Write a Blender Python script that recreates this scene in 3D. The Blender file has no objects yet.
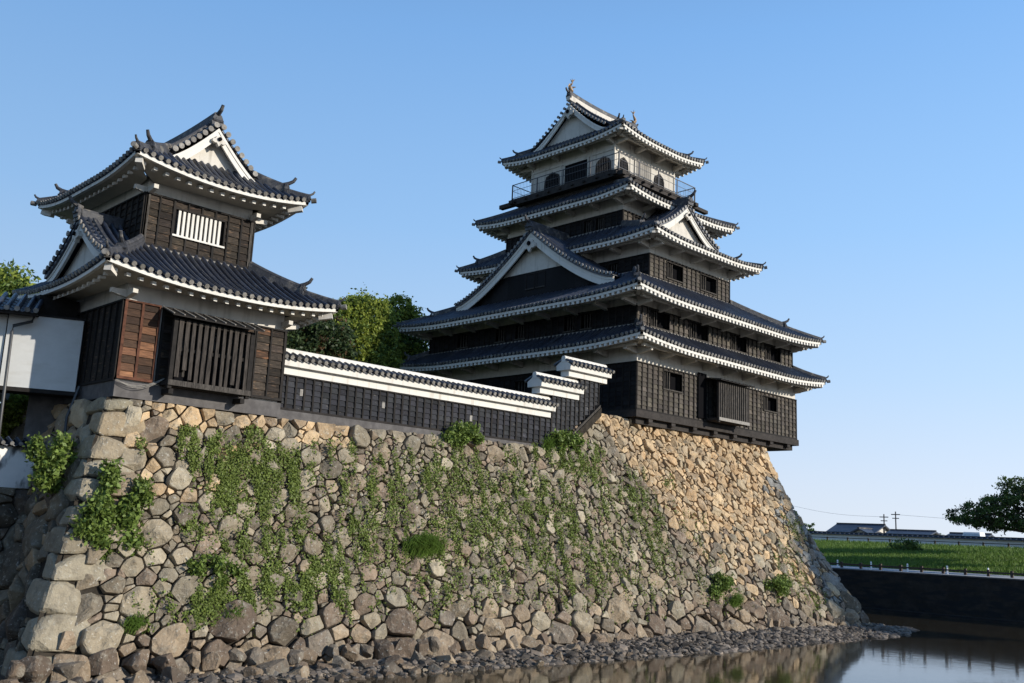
import bpy, bmesh, math, random
import numpy as np
from mathutils import Vector, Matrix, Euler, noise
random.seed(7); rng = np.random.default_rng(11)
S = bpy.context.scene; COL = S.collection
R = math.radians

# ------------------------------------------------------------------ camera
cam_d = bpy.data.cameras.new('camera'); cam = bpy.data.objects.new('camera', cam_d); COL.objects.link(cam)
yaw, pitch, roll = 0.77101238, 0.19411593, 0.04494243
f_ = Vector((math.sin(yaw)*math.cos(pitch), math.cos(yaw)*math.cos(pitch), math.sin(pitch)))
r_ = Vector((math.cos(yaw), -math.sin(yaw), 0)); u_ = r_.cross(f_)
r2 = math.cos(roll)*r_ + math.sin(roll)*u_; u2 = -math.sin(roll)*r_ + math.cos(roll)*u_
cam.matrix_world = Matrix(((r2.x, u2.x, -f_.x, 0), (r2.y, u2.y, -f_.y, 0), (r2.z, u2.z, -f_.z, 0), (0, 0, 0, 1)))
cam_d.sensor_width = 36; cam_d.lens = 973.08/1024*36; cam_d.clip_end = 6000; cam_d.clip_start = .1
S.camera = cam
# ------------------------------------------------------------------ light
SUN = Vector((.30, -.67, .255)).normalized()
el = math.asin(SUN.z); az = math.atan2(SUN.x, SUN.y)
w = bpy.data.worlds.new('World'); S.world = w; w.use_nodes = True
nt = w.node_tree; sky = nt.nodes.new('ShaderNodeTexSky'); sky.sky_type = 'NISHITA'; sky.sun_disc = False
sky.sun_elevation = el; sky.sun_rotation = az; sky.air_density = 1.0; sky.dust_density = .6; sky.ozone_density = 2.2
bg = nt.nodes['Background']; bg.inputs[1].default_value = SKY_K = .13
# clear-sky tint by elevation over the Nishita sky: pale towards the horizon, deeper blue overhead
_tc = nt.nodes.new('ShaderNodeTexCoord'); _sp = nt.nodes.new('ShaderNodeSeparateXYZ'); nt.links.new(_tc.outputs['Generated'], _sp.inputs[0])
_rp = nt.nodes.new('ShaderNodeValToRGB'); nt.links.new(_sp.outputs[2], _rp.inputs[0]); _e = _rp.color_ramp.elements
_st = [(0.0, (.70,.77,.88)), (.06, (.63,.735,.90)), (.16, (.475,.665,.92)), (.30, (.32,.56,.91)), (.48, (.205,.43,.81)), (.75, (.065,.16,.38)), (1.0, (.04,.11,.28))]
_e[0].position, _e[0].color = 0, (*_st[0][1], 1); _e[1].position, _e[1].color = 1, (*_st[-1][1], 1)
for _p, _c in _st[1:-1]: _x = _e.new(_p); _x.color = (*_c, 1)
_sc = nt.nodes.new('ShaderNodeVectorMath'); _sc.operation = 'SCALE'; nt.links.new(_rp.outputs[0], _sc.inputs[0])
_dt = nt.nodes.new('ShaderNodeVectorMath'); _dt.operation = 'DOT_PRODUCT'; nt.links.new(_tc.outputs['Generated'], _dt.inputs[0]); _dt.inputs[1].default_value = SUN
_mr = nt.nodes.new('ShaderNodeMapRange'); nt.links.new(_dt.outputs['Value'], _mr.inputs[0])
_mr.inputs['From Min'].default_value = -1; _mr.inputs['From Max'].default_value = 1; _mr.inputs['To Min'].default_value = .70/SKY_K; _mr.inputs['To Max'].default_value = 1.22/SKY_K
nt.links.new(_mr.outputs[0], _sc.inputs['Scale'])
_mx = nt.nodes.new('ShaderNodeMix'); _mx.data_type = 'RGBA'; _mx.inputs[0].default_value = .90
nt.links.new(sky.outputs[0], _mx.inputs[6]); nt.links.new(_sc.outputs[0], _mx.inputs[7]); nt.links.new(_mx.outputs[2], bg.inputs[0])
sd = bpy.data.lights.new('sun', 'SUN'); sd.energy = 4.9; sd.angle = R(.53); sd.color = (1, .93, .82)
so = bpy.data.objects.new('sun', sd); COL.objects.link(so); so.rotation_euler = SUN.to_track_quat('Z', 'Y').to_euler()
so.location = (30, -20, 60)
S.view_settings.view_transform = 'Standard'; S.view_settings.look = 'None'; S.view_settings.gamma = 1
S.view_settings.exposure = 0.22

# ------------------------------------------------------------------ helpers
def ident(o, label=None, cat=None, group=None, kind=None):
    if label: o['label'] = label
    if cat: o['category'] = cat
    if group: o['group'] = group
    if kind: o['kind'] = kind
    return o
def thing(name, loc, label, cat, group=None):
    o = bpy.data.objects.new(name, None); COL.objects.link(o); o.location = loc; o.empty_display_size = .3
    return ident(o, label, cat, group)
def attach(o, parent):
    if parent is not None:
        o.parent = parent
        if parent.type == 'EMPTY': o.matrix_parent_inverse = Matrix.Translation(-parent.location)
class MB:
    def __init__(s): s.v = []; s.f = []; s.c = []
    def add(s, vs, fs, c=None):
        n = len(s.v); s.v.extend([tuple(p) for p in vs]); s.f.extend([tuple(i+n for i in f) for f in fs])
        s.c.extend([c or (1, 1, 1)]*len(fs))
    def quad(s, a, b, c, d, col=None): s.add((a, b, c, d), ((0, 1, 2, 3),), col)
    def box(s, x0, x1, y0, y1, z0, z1, c=None):
        s.add([(x0,y0,z0),(x1,y0,z0),(x1,y1,z0),(x0,y1,z0),(x0,y0,z1),(x1,y0,z1),(x1,y1,z1),(x0,y1,z1)],
              [(0,3,2,1),(4,5,6,7),(0,1,5,4),(1,2,6,5),(2,3,7,6),(3,0,4,7)], c)
    def hexa(s, p, c=None):      # 8 points, bottom 4 then top 4
        s.add(p, [(0,3,2,1),(4,5,6,7),(0,1,5,4),(1,2,6,5),(2,3,7,6),(3,0,4,7)], c)
    def obox(s, o, a, b, c3, col=None):   # origin + three edge vectors
        o = Vector(o); a = Vector(a); b = Vector(b); c3 = Vector(c3)
        s.hexa([o, o+a, o+a+b, o+b, o+c3, o+a+c3, o+a+b+c3, o+b+c3], col)
    def beam(s, p, q, w, h, up=(0,0,1), c=None):   # bar from p to q, centred, w sideways, h along up
        p = Vector(p); q = Vector(q); d = (q-p).normalized(); up = Vector(up)
        sd_ = d.cross(up)
        if sd_.length < 1e-5: sd_ = d.cross(Vector((1,0,0)))
        sd_.normalize(); u = sd_.cross(d).normalized()
        s.obox(p - sd_*w/2 - u*h/2, sd_*w, q-p, u*h, c)
    def tube(s, pts, r, n=8, caps=True, c=None):
        pts = [Vector(p) for p in pts]; rs = r if isinstance(r, (list, tuple)) else [r]*len(pts)
        vs = []; N = len(pts); prev = None
        for i, p in enumerate(pts):
            d = (pts[min(i+1, N-1)]-pts[max(i-1, 0)]).normalized()
            a = d.cross(Vector((0,0,1))) if abs(d.z) < .95 else d.cross(Vector((1,0,0)))
            a.normalize(); b = a.cross(d).normalized()
            for k in range(n):
                t = 2*math.pi*k/n; vs.append(p+(a*math.cos(t)+b*math.sin(t))*rs[i])
        fs = [(i*n+k, i*n+(k+1) % n, (i+1)*n+(k+1) % n, (i+1)*n+k) for i in range(N-1) for k in range(n)]
        if caps: fs += [tuple(range(n-1, -1, -1)), tuple((N-1)*n+k for k in range(n))]
        s.add(vs, fs, c)
    def disc(s, c0, nrm, r, th, n=10, c=None):
        nrm = Vector(nrm).normalized(); s.tube([Vector(c0)-nrm*th/2, Vector(c0)+nrm*th/2], r, n, True, c)
    def prism(s, poly, d, c=None):      # polygon of 3D points extruded by vector d
        n = len(poly); d = Vector(d); vs = [Vector(p) for p in poly]+[Vector(p)+d for p in poly]
        s.add(vs, [tuple(range(n-1, -1, -1)), tuple(range(n, 2*n))]+[(i, (i+1) % n, n+(i+1) % n, n+i) for i in range(n)], c)
    def build(s, name, mat, parent=None, smooth=False, col=False, recalc=True, also=()):
        nf0 = len(s.f); extra = []
        for k, (mb2, m2) in enumerate(also):
            s.add(mb2.v, mb2.f); extra.append((len(s.f)-len(mb2.f), len(s.f), m2))
        me = bpy.data.meshes.new(name); me.from_pydata(s.v, [], s.f)
        if col:
            at = me.attributes.new('tint', 'FLOAT_COLOR', 'FACE')
            at.data.foreach_set('color', np.array([(*x, 1) for x in s.c], np.float32).ravel())
        if recalc and len(s.f) < 60000:
            bm = bmesh.new(); bm.from_mesh(me); bmesh.ops.recalc_face_normals(bm, faces=bm.faces); bm.to_mesh(me); bm.free()
        if smooth: me.shade_smooth()
        me.materials.append(mat)
        for k, (a_, b_, m2) in enumerate(extra):
            me.materials.append(m2)
            for q in range(a_, b_): me.polygons[q].material_index = k+1
        me.update()
        o = bpy.data.objects.new(name, me); COL.objects.link(o); attach(o, parent); return o

# ------------------------------------------------------------------ materials
def mat(name, base, rough=.8, spec=.3, noise_=None, bump=None, tint=False, island=0.0, col2=None, metallic=0, streak=None, stain=None):
    m = bpy.data.materials.new(name); m.use_nodes = True; t = m.node_tree; N = t.nodes; L = t.links
    b = N['Principled BSDF']; b.inputs['Roughness'].default_value = rough
    b.inputs['Specular IOR Level'].default_value = spec; b.inputs['Metallic'].default_value = metallic
    tc = N.new('ShaderNodeTexCoord'); cur = None
    def mixc(kind, fac, a, c):
        x = N.new('ShaderNodeMix'); x.data_type = 'RGBA'; x.blend_type = kind
        for i, v in ((0, fac), (6, a), (7, c)):
            if hasattr(v, 'is_linked'): L.new(v, x.inputs[i])
            else: x.inputs[i].default_value = v if i == 0 else (*v, 1)
        return x.outputs[2]
    cur = None
    if noise_:
        sc, amt = noise_
        mp = N.new('ShaderNodeMapping'); L.new(tc.outputs['Object'], mp.inputs[0])
        mp.inputs['Scale'].default_value = streak or (1, 1, 1)
        n = N.new('ShaderNodeTexNoise'); n.inputs['Scale'].default_value = sc; n.inputs['Detail'].default_value = 6; n.inputs['Roughness'].default_value = .65
        L.new(mp.outputs[0], n.inputs[0])
        r = N.new('ShaderNodeMapRange'); r.inputs['From Min'].default_value = .35; r.inputs['From Max'].default_value = .65
        L.new(n.outputs['Fac'], r.inputs[0])
        c2 = col2 or tuple(x*(1-amt) for x in base)
        cur = mixc('MIX', r.outputs[0], base, c2)
    if cur is None:
        rgb = N.new('ShaderNodeRGB'); rgb.outputs[0].default_value = (*base, 1); cur = rgb.outputs[0]
    if stain:
        sc, c3, lo, hi, scl = stain
        mp = N.new('ShaderNodeMapping'); L.new(tc.outputs['Object'], mp.inputs[0]); mp.inputs['Scale'].default_value = scl
        n = N.new('ShaderNodeTexNoise'); n.inputs['Scale'].default_value = sc; n.inputs['Detail'].default_value = 5
        L.new(mp.outputs[0], n.inputs[0])
        r = N.new('ShaderNodeMapRange'); r.inputs['From Min'].default_value = lo; r.inputs['From Max'].default_value = hi
        L.new(n.outputs['Fac'], r.inputs[0]); cur = mixc('MIX', r.outputs[0], cur, c3)
    if tint:
        a = N.new('ShaderNodeAttribute'); a.attribute_name = 'tint'; cur = mixc('MULTIPLY', 1.0, cur, a.outputs['Color'])
    if island:
        g = N.new('ShaderNodeNewGeometry'); r = N.new('ShaderNodeMapRange')
        r.inputs['To Min'].default_value = 1-island; r.inputs['To Max'].default_value = 1+island
        L.new(g.outputs['Random Per Island'], r.inputs[0])
        x = N.new('ShaderNodeVectorMath'); x.operation = 'SCALE'; L.new(cur, x.inputs[0]); L.new(r.outputs[0], x.inputs['Scale']); cur = x.outputs[0]
    L.new(cur, b.inputs['Base Color'])
    if bump:
        sc, st, scl = bump
        mp = N.new('ShaderNodeMapping'); L.new(tc.outputs['Object'], mp.inputs[0]); mp.inputs['Scale'].default_value = scl
        n = N.new('ShaderNodeTexNoise'); n.inputs['Scale'].default_value = sc; n.inputs['Detail'].default_value = 7; n.inputs['Roughness'].default_value = .65
        L.new(mp.outputs[0], n.inputs[0])
        bp = N.new('ShaderNodeBump'); bp.inputs['Strength'].default_value = 1; bp.inputs['Distance'].default_value = st
        L.new(n.outputs['Fac'], bp.inputs['Height']); L.new(bp.outputs[0], b.inputs['Normal'])
    return m
I3 = (1, 1, 1)
M = {}
M['tile'] = mat('kawara_tile', (.035,.04,.055), .36, .55, (3, .4), (14, .02, I3), island=.35, stain=(1.3, (.07,.07,.07), .55, .8, I3))
M['tile_old'] = mat('kawara_tile_weathered', (.032,.038,.054), .34, .55, (3, .4), (14, .02, I3), island=.35, stain=(2.2, (.10,.09,.08), .58, .8, I3))
M['tile_end'] = mat('tile_end_grey', (.24,.222,.195), .65, .3, (9, .5), (30, .01, I3), island=.35)
M['tile_end_dark'] = mat('tile_end_dark', (.24,.23,.215), .6, .3, (9, .4), None, island=.35)
M['ridge'] = mat('ridge_tile', (.06,.061,.068), .6, .35, (4, .5), (18, .02, I3), stain=(3, (.20,.18,.15), .55, .75, I3))
M['plaster'] = mat('white_plaster', (.56,.525,.465), .85, .2, (2.2, .12), (25, .004, I3), stain=(2.4, (.33,.30,.255), .52, .80, (1.6,1.6,.25)))
M['plaster_clean'] = mat('white_plaster_clean', (.62,.595,.54), .85, .2, (1.5, .08), (25, .003, I3), stain=(2.5, (.38,.34,.285), .56, .82, (1.8,1.8,.25)))
M['plaster_grey'] = mat('grey_white_panel', (.50,.50,.48), .8, .25, (2, .08), None, stain=(1.2, (.42,.41,.38), .5, .8, (1,1,3)))
M['strip'] = mat('dirty_plaster_strip', (.30,.28,.25), .9, .1, (3, .35), None, stain=(2.5, (.16,.15,.14), .5, .7, I3))
M['soffit'] = mat('soffit_plaster', (.48,.43,.35), .9, .15, (2, .15), None)
M['board_shade'] = mat('shaded_cedar_board', (.018,.017,.018), .8, .15, (5, .5), (12, .012, (1,1,9)), tint=True, island=.3, streak=(1,1,12))  # copy of the cedar boards, shade of the left faces put into its colour
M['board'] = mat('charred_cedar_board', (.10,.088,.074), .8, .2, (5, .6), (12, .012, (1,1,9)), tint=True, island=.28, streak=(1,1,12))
M['board_old'] = mat('weathered_cedar_board', (.043,.034,.027), .8, .2, (4, .8), (10, .016, (1,1,9)), tint=True, island=.35, streak=(1,1,14), stain=(2.5, (.13,.085,.055), .58, .74, (1,1,6)))
M['board_red'] = mat('red_brown_cedar_board', (.115,.064,.038), .75, .25, (3, .6), (10, .016, (1,1,9)), tint=True, island=.4, streak=(1,1,14), col2=(.04,.022,.014))
M['board_grey'] = mat('grey_wall_board', (.038,.040,.047), .8, .15, (6, .5), (14, .014, (1,1,8)), tint=True, island=.3, streak=(1,1,10), stain=(3, (.20,.19,.17), .64, .78, (1,1,3)))
M['batten'] = mat('dark_batten', (.02,.017,.015), .8, .2, (5, .5), (16, .006, (9,9,1)), island=.3)
M['batten_red'] = mat('red_brown_batten', (.11,.045,.026), .8, .2, (5, .6), (16, .006, (9,9,1)), island=.3)
M['lattice'] = mat('grey_lattice_timber', (.085,.075,.065), .85, .2, (4, .8), (14, .012, (9,9,1)), island=.45, streak=(8,8,1))
M['lattice_old'] = mat('rotting_lattice_timber', (.062,.052,.044), .85, .2, (2.2, .8), (14, .012, (9,9,1)), island=.4, streak=(9,9,1), col2=(.018,.015,.013))
M['beam'] = mat('dark_beam', (.040,.034,.030), .8, .2, (4, .5), (12, .01, I3), island=.15)
M['grey_wood'] = mat('pale_grey_wood', (.30,.28,.25), .85, .2, (4, .45), (14, .01, (9,9,1)), streak=(8,8,1), island=.15)
M['dark'] = mat('dark_opening', (.006,.006,.007), .95, .03)
M['glass'] = mat('dark_window_pane', (.02,.022,.026), .15, .5)
M['metal'] = mat('dark_metal', (.05,.05,.05), .45, .5, metallic=.3)
M['mesh_rail'] = mat('rail_paint', (.06,.06,.065), .5, .4)
M['gold'] = mat('weathered_gold', (.27,.18,.10), .5, .5, (20, .4), None, metallic=.3)
M['concrete'] = mat('old_concrete', (.12,.112,.108), .9, .15, (3, .35), (20, .008, I3), stain=(2.5, (.07,.065,.065), .5, .75, (1,1,.6)))
M['bark'] = mat('bark', (.10,.08,.06), .9, .1, (6, .5), (12, .03, (1,1,.3)))
M['pebble'] = mat('pebble', (.15,.118,.09), .8, .3, (4, .3), None, island=.7, col2=(.085,.078,.07))
M['mud'] = mat('wet_mud', (.07,.058,.045), .55, .4, (3, .4), (12, .04, I3))
M['gap'] = mat('wall_core_dark', (.045,.038,.03), .95, .1, (4, .5), (10, .05, I3))

def stone_mat():
    m = mat('granite_stone', (1.22, 1.17, 1.08), .88, .25, (2.6, .25), (9, .07, I3), tint=True)
    t = m.node_tree; N = t.nodes; L = t.links; b = N['Principled BSDF']
    src = b.inputs['Base Color'].links[0].from_socket
    tc = N.new('ShaderNodeTexCoord')
    def lay(prev, sc, lo, hi, col, fac=1.0, det=6):
        n = N.new('ShaderNodeTexNoise'); n.inputs['Scale'].default_value = sc; n.inputs['Detail'].default_value = det; n.inputs['Roughness'].default_value = .7
        L.new(tc.outputs['Object'], n.inputs[0])
        r = N.new('ShaderNodeMapRange'); r.inputs['From Min'].default_value = lo; r.inputs['From Max'].default_value = hi; r.inputs['To Max'].default_value = fac
        L.new(n.outputs['Fac'], r.inputs[0])
        x = N.new('ShaderNodeMix'); x.data_type = 'RGBA'; L.new(r.outputs[0], x.inputs[0]); L.new(prev, x.inputs[6]); x.inputs[7].default_value = (*col, 1)
        return x.outputs[2]
    c = lay(src, 3.1, .53, .70, (.36,.345,.28), .45)      # pale lichen
    c = lay(c, 9.0, .60, .66, (.52,.51,.46), .5, 4)      # lichen spots
    c = lay(c, 1.7, .52, .68, (.075,.062,.048), .55)      # dark weathering
    c = lay(c, 22, .60, .7, (.10,.09,.075), .45, 3)      # pits
    L.new(c, b.inputs['Base Color'])
    return m
M['stone'] = stone_mat()

def leaf_mat(name, c, trans=.35, island=.4, hue=None):
    m = bpy.data.materials.new(name); m.use_nodes = True; t = m.node_tree; N = t.nodes; L = t.links
    b = N['Principled BSDF']; out = N['Material Output']
    g = N.new('ShaderNodeNewGeometry'); r = N.new('ShaderNodeValToRGB')
    r.color_ramp.elements[0].color = (*[x*(1-island) for x in c], 1)
    c2 = hue or tuple(x*(1+island) for x in c); r.color_ramp.elements[1].color = (*c2, 1)
    L.new(g.outputs['Random Per Island'], r.inputs[0]); L.new(r.outputs[0], b.inputs['Base Color'])
    b.inputs['Roughness'].default_value = .55; b.inputs['Specular IOR Level'].default_value = .3
    tr = N.new('ShaderNodeBsdfTranslucent'); L.new(r.outputs[0], tr.inputs[0])
    mx = N.new('ShaderNodeMixShader'); mx.inputs[0].default_value = trans
    L.new(b.outputs[0], mx.inputs[1]); L.new(tr.outputs[0], mx.inputs[2]); L.new(mx.outputs[0], out.inputs[0])
    return m
M['leaf_bright'] = leaf_mat('leaf_bright', (.20,.28,.045), .5, .45, (.42,.48,.09))
M['leaf_mid'] = leaf_mat('leaf_mid', (.085,.135,.03), .3, .4)
M['leaf_dark'] = leaf_mat('leaf_dark', (.034,.055,.018), .2, .45)
M['leaf_rust'] = leaf_mat('leaf_rust', (.09,.055,.025), .3, .4)
M['ivy'] = leaf_mat('ivy_leaf', (.135,.175,.038), .3, .45)
M['shrub'] = leaf_mat('shrub_leaf', (.13,.185,.038), .3, .4)
M['grassy'] = leaf_mat('grass_blade', (.115,.19,.033), .35, .35)

# ------------------------------------------------------------------ setting: ground, water, banks
WZ = -4.8
def sheet(name, x0, x1, y0, y1, z, m, kind='structure'):
    b = MB(); b.quad((x0,y0,z),(x1,y0,z),(x1,y1,z),(x0,y1,z)); o = b.build(name, m); o['kind'] = kind; return o
def water_mat():
    m = bpy.data.materials.new('moat_water'); m.use_nodes = True; t = m.node_tree; N = t.nodes; L = t.links; b = N['Principled BSDF']
    b.inputs['Base Color'].default_value = (.034,.027,.016,1); b.inputs['Roughness'].default_value = .06; b.inputs['IOR'].default_value = 1.33
    b.inputs['Specular IOR Level'].default_value = .6
    tc = N.new('ShaderNodeTexCoord'); mp = N.new('ShaderNodeMapping'); mp.inputs['Scale'].default_value = (1, 1, 1); L.new(tc.outputs['Object'], mp.inputs[0])
    n = N.new('ShaderNodeTexNoise'); n.inputs['Scale'].default_value = 1.6; n.inputs['Detail'].default_value = 4; L.new(mp.outputs[0], n.inputs[0])
    bp = N.new('ShaderNodeBump'); bp.inputs['Distance'].default_value = .006; bp.inputs['Strength'].default_value = .5
    L.new(n.outputs['Fac'], bp.inputs['Height']); L.new(bp.outputs[0], b.inputs['Normal']); return m
sheet('water', -150, 77.5, -160, 160, WZ, water_mat())
mg = mat('ground_soil', (.10,.095,.06), .95, .1, (.5, .4), None, stain=(.25, (.05,.085,.02), .4, .6, I3))
sheet('ground', -2600, 2600, -2600, 2600, WZ-1.2, mg)
b = MB(); b.box(112.0, 2500, -1500, 1800, -5.5, .60); b.build('upper_ground', mg)['kind'] = 'structure'
# near bank the photographer stands on
b = MB(); b.box(-60, 60, -60, 3.0, -6, -1.65); b.build('near_bank', M['concrete'])['kind'] = 'structure'
# castle terrace behind the stone wall
b = MB(); b.box(13.6, 52, 33.4, 160, -5, 3.7); b.box(-60, 13.6, 39.2, 160, -5, 2.0); b.build('castle_ground', mg)['kind'] = 'structure'
# beach strip at the wall's foot
b = MB(); xs = np.linspace(2, 66, 90)
def shore(x): return 25.5 + 1.0*max(0, min(1, (38-x)/14)) + .5*noise.noise(Vector((x*.35, 0, 3))) + .25*noise.noise(Vector((x*1.1, 4, 3))) + max(0, x-58)*.38
for i in range(len(xs)-1):
    x0, x1 = xs[i], xs[i+1]
    tp = lambda x: (.05+.23*max(0, min(1, (x-20)/18)))-.45*max(0, (x-58)/6); bz = WZ+tp(x0); bz1 = WZ+tp(x1)
    p = [(x0, shore(x0)-.6, WZ-.15), (x1, shore(x1)-.6, WZ-.15), (x1, 27.6, bz1), (x0, 27.6, bz)]
    b.quad(*p); b.quad(p[3], p[2], (x1, 31.5, bz1+.2*(x1 < 58)), (x0, 31.5, bz+.2*(x0 < 58)))
    if x0 > 57: b.quad((x0,31.5,bz+.2*(x0 < 58)),(x1,31.5,bz1+.2*(x1 < 58)),(x1,36,WZ-.3),(x0,36,WZ-.3))
b.build('beach', M['mud'], smooth=True)['kind'] = 'structure'
# pebbles
ico = []
bm = bmesh.new(); bmesh.ops.create_icosphere(bm, subdivisions=1, radius=1); iv = np.array([v.co[:] for v in bm.verts]); iff = [[v.index for v in f.verts] for f in bm.faces]; bm.free()
def scatter_rocks(name, pts, sizes, m, jitter=.28, flat=.6):
    n = len(pts); nv = len(iv)
    V = np.zeros((n, nv, 3)); rot = rng.normal(size=(n, 3, 3)); q, _ = np.linalg.qr(rot)
    base = iv[None]*(1+rng.uniform(-jitter, jitter, (n, nv, 1)))
    base = base*rng.uniform(.55, 1.2, (n, 1, 3))
    V = np.einsum('nij,nvj->nvi', q, base)*np.array(sizes)[:, None, None]
    V[:, :, 2] *= flat; V += np.array(pts)[:, None, :]
    F = (np.array(iff)[None]+np.arange(n)[:, None, None]*nv).reshape(-1, 3)
    me = bpy.data.meshes.new(name); me.from_pydata(V.reshape(-1, 3).tolist(), [], F.tolist()); me.materials.append(m); me.update()
    o = bpy.data.objects.new(name, me); COL.objects.link(o); return o
pts = []; sz = []
while len(pts) < 11000:
    x = 4+rng.random()**.8*61; t = rng.random(); y = shore(x)-.15+t*3.9
    bz = tp(x); z = WZ-.15+(bz+.15)*min(1, (y-shore(x)+.6)/(28.2-shore(x)))+.03+.12*max(0, t-.5)
    if x > 58.5 and y > 33.5-(x-58)*.5: continue
    pts.append((x, y, z)); sz.append(.035+.11*rng.random()**2.5 + (.20*rng.random() if rng.random() < .22 else 0))
o = scatter_rocks('pebbles', pts, sz, M['pebble']); ident(o, kind='stuff')

# far bank: retaining wall, road, grass slope
m_ret = mat('retaining_wall_stone', (.042,.035,.029), .85, .2, (1.1, .5), (4, .05, (1,1,2)), stain=(.8, (.018,.018,.019), .45, .6, (1,1,4)))
rw = thing('retaining_wall', (77, 30, -4.8), 'dark retaining wall along the far side of the moat', 'wall')
b = MB(); b.box(77, 78.2, -150, 150, -6, -1.72); b.build('wall_face', m_ret, rw)
b = MB(); b.box(76.2, 76.98, -150, 150, -6, WZ+.22); b.build('footing', m_ret, rw)
b = MB(); b.box(76.95, 77.5, -150, 150, -1.75, -1.655); b.build('coping', M['concrete'], rw)
b = MB(); b.box(77.5, 88.6, -150, 150, -5.5, -1.66); b.build('path', mat('path_asphalt', (.36,.36,.36), .9, .2, (3,.2)))['kind'] = 'structure'
gslope = mat('grass_slope', (.05,.09,.018), .95, .1, (.6, .5), (6, .12, I3), col2=(.08,.12,.022))
b = MB(); n1 = 60; n2 = 8; ys = np.linspace(-150, 150, 200)
for i in range(len(ys)-1):
    for k in range(n2):
        def P(y, k):
            t = k/n2; return (88.4+23.8*t, y, -1.68+2.32*(t**.9) + .12*noise.noise(Vector((y*.3, t*3, 0)))*math.sin(math.pi*t))
        b.quad(P(ys[i], k), P(ys[i+1], k), P(ys[i+1], k+1), P(ys[i], k+1))
b.build('grass_slope', gslope, smooth=True)['kind'] = 'structure'
# grass blades on the slope (seen strip only)
def blades(name, pts, h, m, wdt=.05, lean=.3):
    n = len(pts); P_ = np.array(pts); a = rng.uniform(0, 2*np.pi, n); hh = h*rng.uniform(.6, 1.3, n)
    d = np.stack([np.cos(a), np.sin(a), np.zeros(n)], 1)*wdt
    tip = P_+np.stack([rng.normal(0, lean, n)*hh, rng.normal(0, lean, n)*hh, hh], 1)
    V = np.stack([P_-d, P_+d, tip], 1).reshape(-1, 3); F = np.arange(3*n).reshape(-1, 3)
    me = bpy.data.meshes.new(name); me.from_pydata(V.tolist(), [], F.tolist()); me.materials.append(m)
    o = bpy.data.objects.new(name, me); COL.objects.link(o); return o
gp = []
for i in range(60000):
    t = rng.random(); y = rng.uniform(22, 66); gp.append((88.5+23.5*t, y, -1.70+2.32*t**.9))
blades('grass', gp, .36, M['grassy'], .06, .35)['kind'] = 'stuff'

# ------------------------------------------------------------------ foliage makers
def leaves(name, C, size, m, parent=None, up=.0, aspect=.55, nrm=None):
    C = np.array(C); n = len(C)
    a = rng.normal(size=(n, 3)); 
    if nrm is not None: a = a*.75+np.array(nrm)
    a /= np.linalg.norm(a, axis=1)[:, None]
    b_ = rng.normal(size=(n, 3)); b_ -= (b_*a).sum(1)[:, None]*a; b_ /= np.linalg.norm(b_, axis=1)[:, None]
    c = np.cross(a, b_); s = size*rng.uniform(.6, 1.35, n)[:, None]
    V = np.stack([C-b_*s, C+c*s*aspect, C+b_*s, C-c*s*aspect], 1).reshape(-1, 3); F = np.arange(4*n).reshape(-1, 4)
    me = bpy.data.meshes.new(name); me.from_pydata(V.tolist(), [], F.tolist()); me.materials.append(m)
    o = bpy.data.objects.new(name, me); COL.objects.link(o); attach(o, parent); return o
def cloud(blobs, n, clump=.5, per=26, flat=.75, shell=.35):
    """leaf centres: clumps spread through ellipsoid blobs (x,y,z,rx,ry,rz), denser near the skin"""
    B = np.array(blobs); vol = (B[:, 3]*B[:, 4]*B[:, 5])**(.75); k = n//per
    ix = rng.choice(len(B), k, p=vol/vol.sum()); d = rng.normal(size=(k, 3)); d /= np.linalg.norm(d, axis=1)[:, None]
    r = 1-shell*rng.random(k)**1.3; r *= 1+.13*rng.normal(size=k)
    c = B[ix, :3]+d*r[:, None]*B[ix, 3:]
    cs = clump*rng.uniform(.5, 1.4, k)
    off = rng.normal(size=(k, per, 3))*cs[:, None, None]*np.array([.5, .5, .5*flat])
    return (c[:, None, :]+off).reshape(-1, 3), c
def make_tree(name, base, label, cat, blobs, n, size, m, trunk_r=.35, clump=.8, group=None, seed=0, m2=None, frac2=.3, twigs=40, trunk_h=None):
    t = thing(name, base, label, cat, group); rnd = random.Random(seed)
    C, cl = cloud(blobs, n, clump)
    if m2:
        k = int(len(C)*(1-frac2)); leaves('crown', C[:k], size, m, t); leaves('crown', C[k:], size, m2, t)
    else: leaves('crown', C, size, m, t)
    b = MB(); bx, by, bz = base; top = max(q[2] for q in blobs); th = trunk_h or (top-bz)*.45
    mid = Vector((bx+rnd.uniform(-.4,.4), by+rnd.uniform(-.4,.4), bz+th))
    b.tube([(bx,by,bz-.3),(bx+.05,by,bz+th*.3),mid*.5+Vector((bx,by,bz+th*.8))*.5,mid], [trunk_r*1.3, trunk_r, trunk_r*.85, trunk_r*.75], 9)
    for q in blobs:
        e = Vector(q[:3]); m1 = mid.lerp(e, .5)+Vector((rnd.uniform(-.4,.4), rnd.uniform(-.4,.4), rnd.uniform(.0,.5)))
        b.tube([mid, m1, e], [trunk_r*.55, trunk_r*.33, trunk_r*.12], 6)
    for i in range(twigs):
        c = Vector(cl[rnd.randrange(len(cl))]); q = min(blobs, key=lambda z: (Vector(z[:3])-c).length); e = Vector(q[:3])
        b.tube([e.lerp(c, .0), e.lerp(c, .5)+Vector((0,0,-.1)), c], [trunk_r*.14, trunk_r*.09, trunk_r*.04], 4)
    b.build('trunk', M['bark'], t, smooth=True); return t

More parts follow.
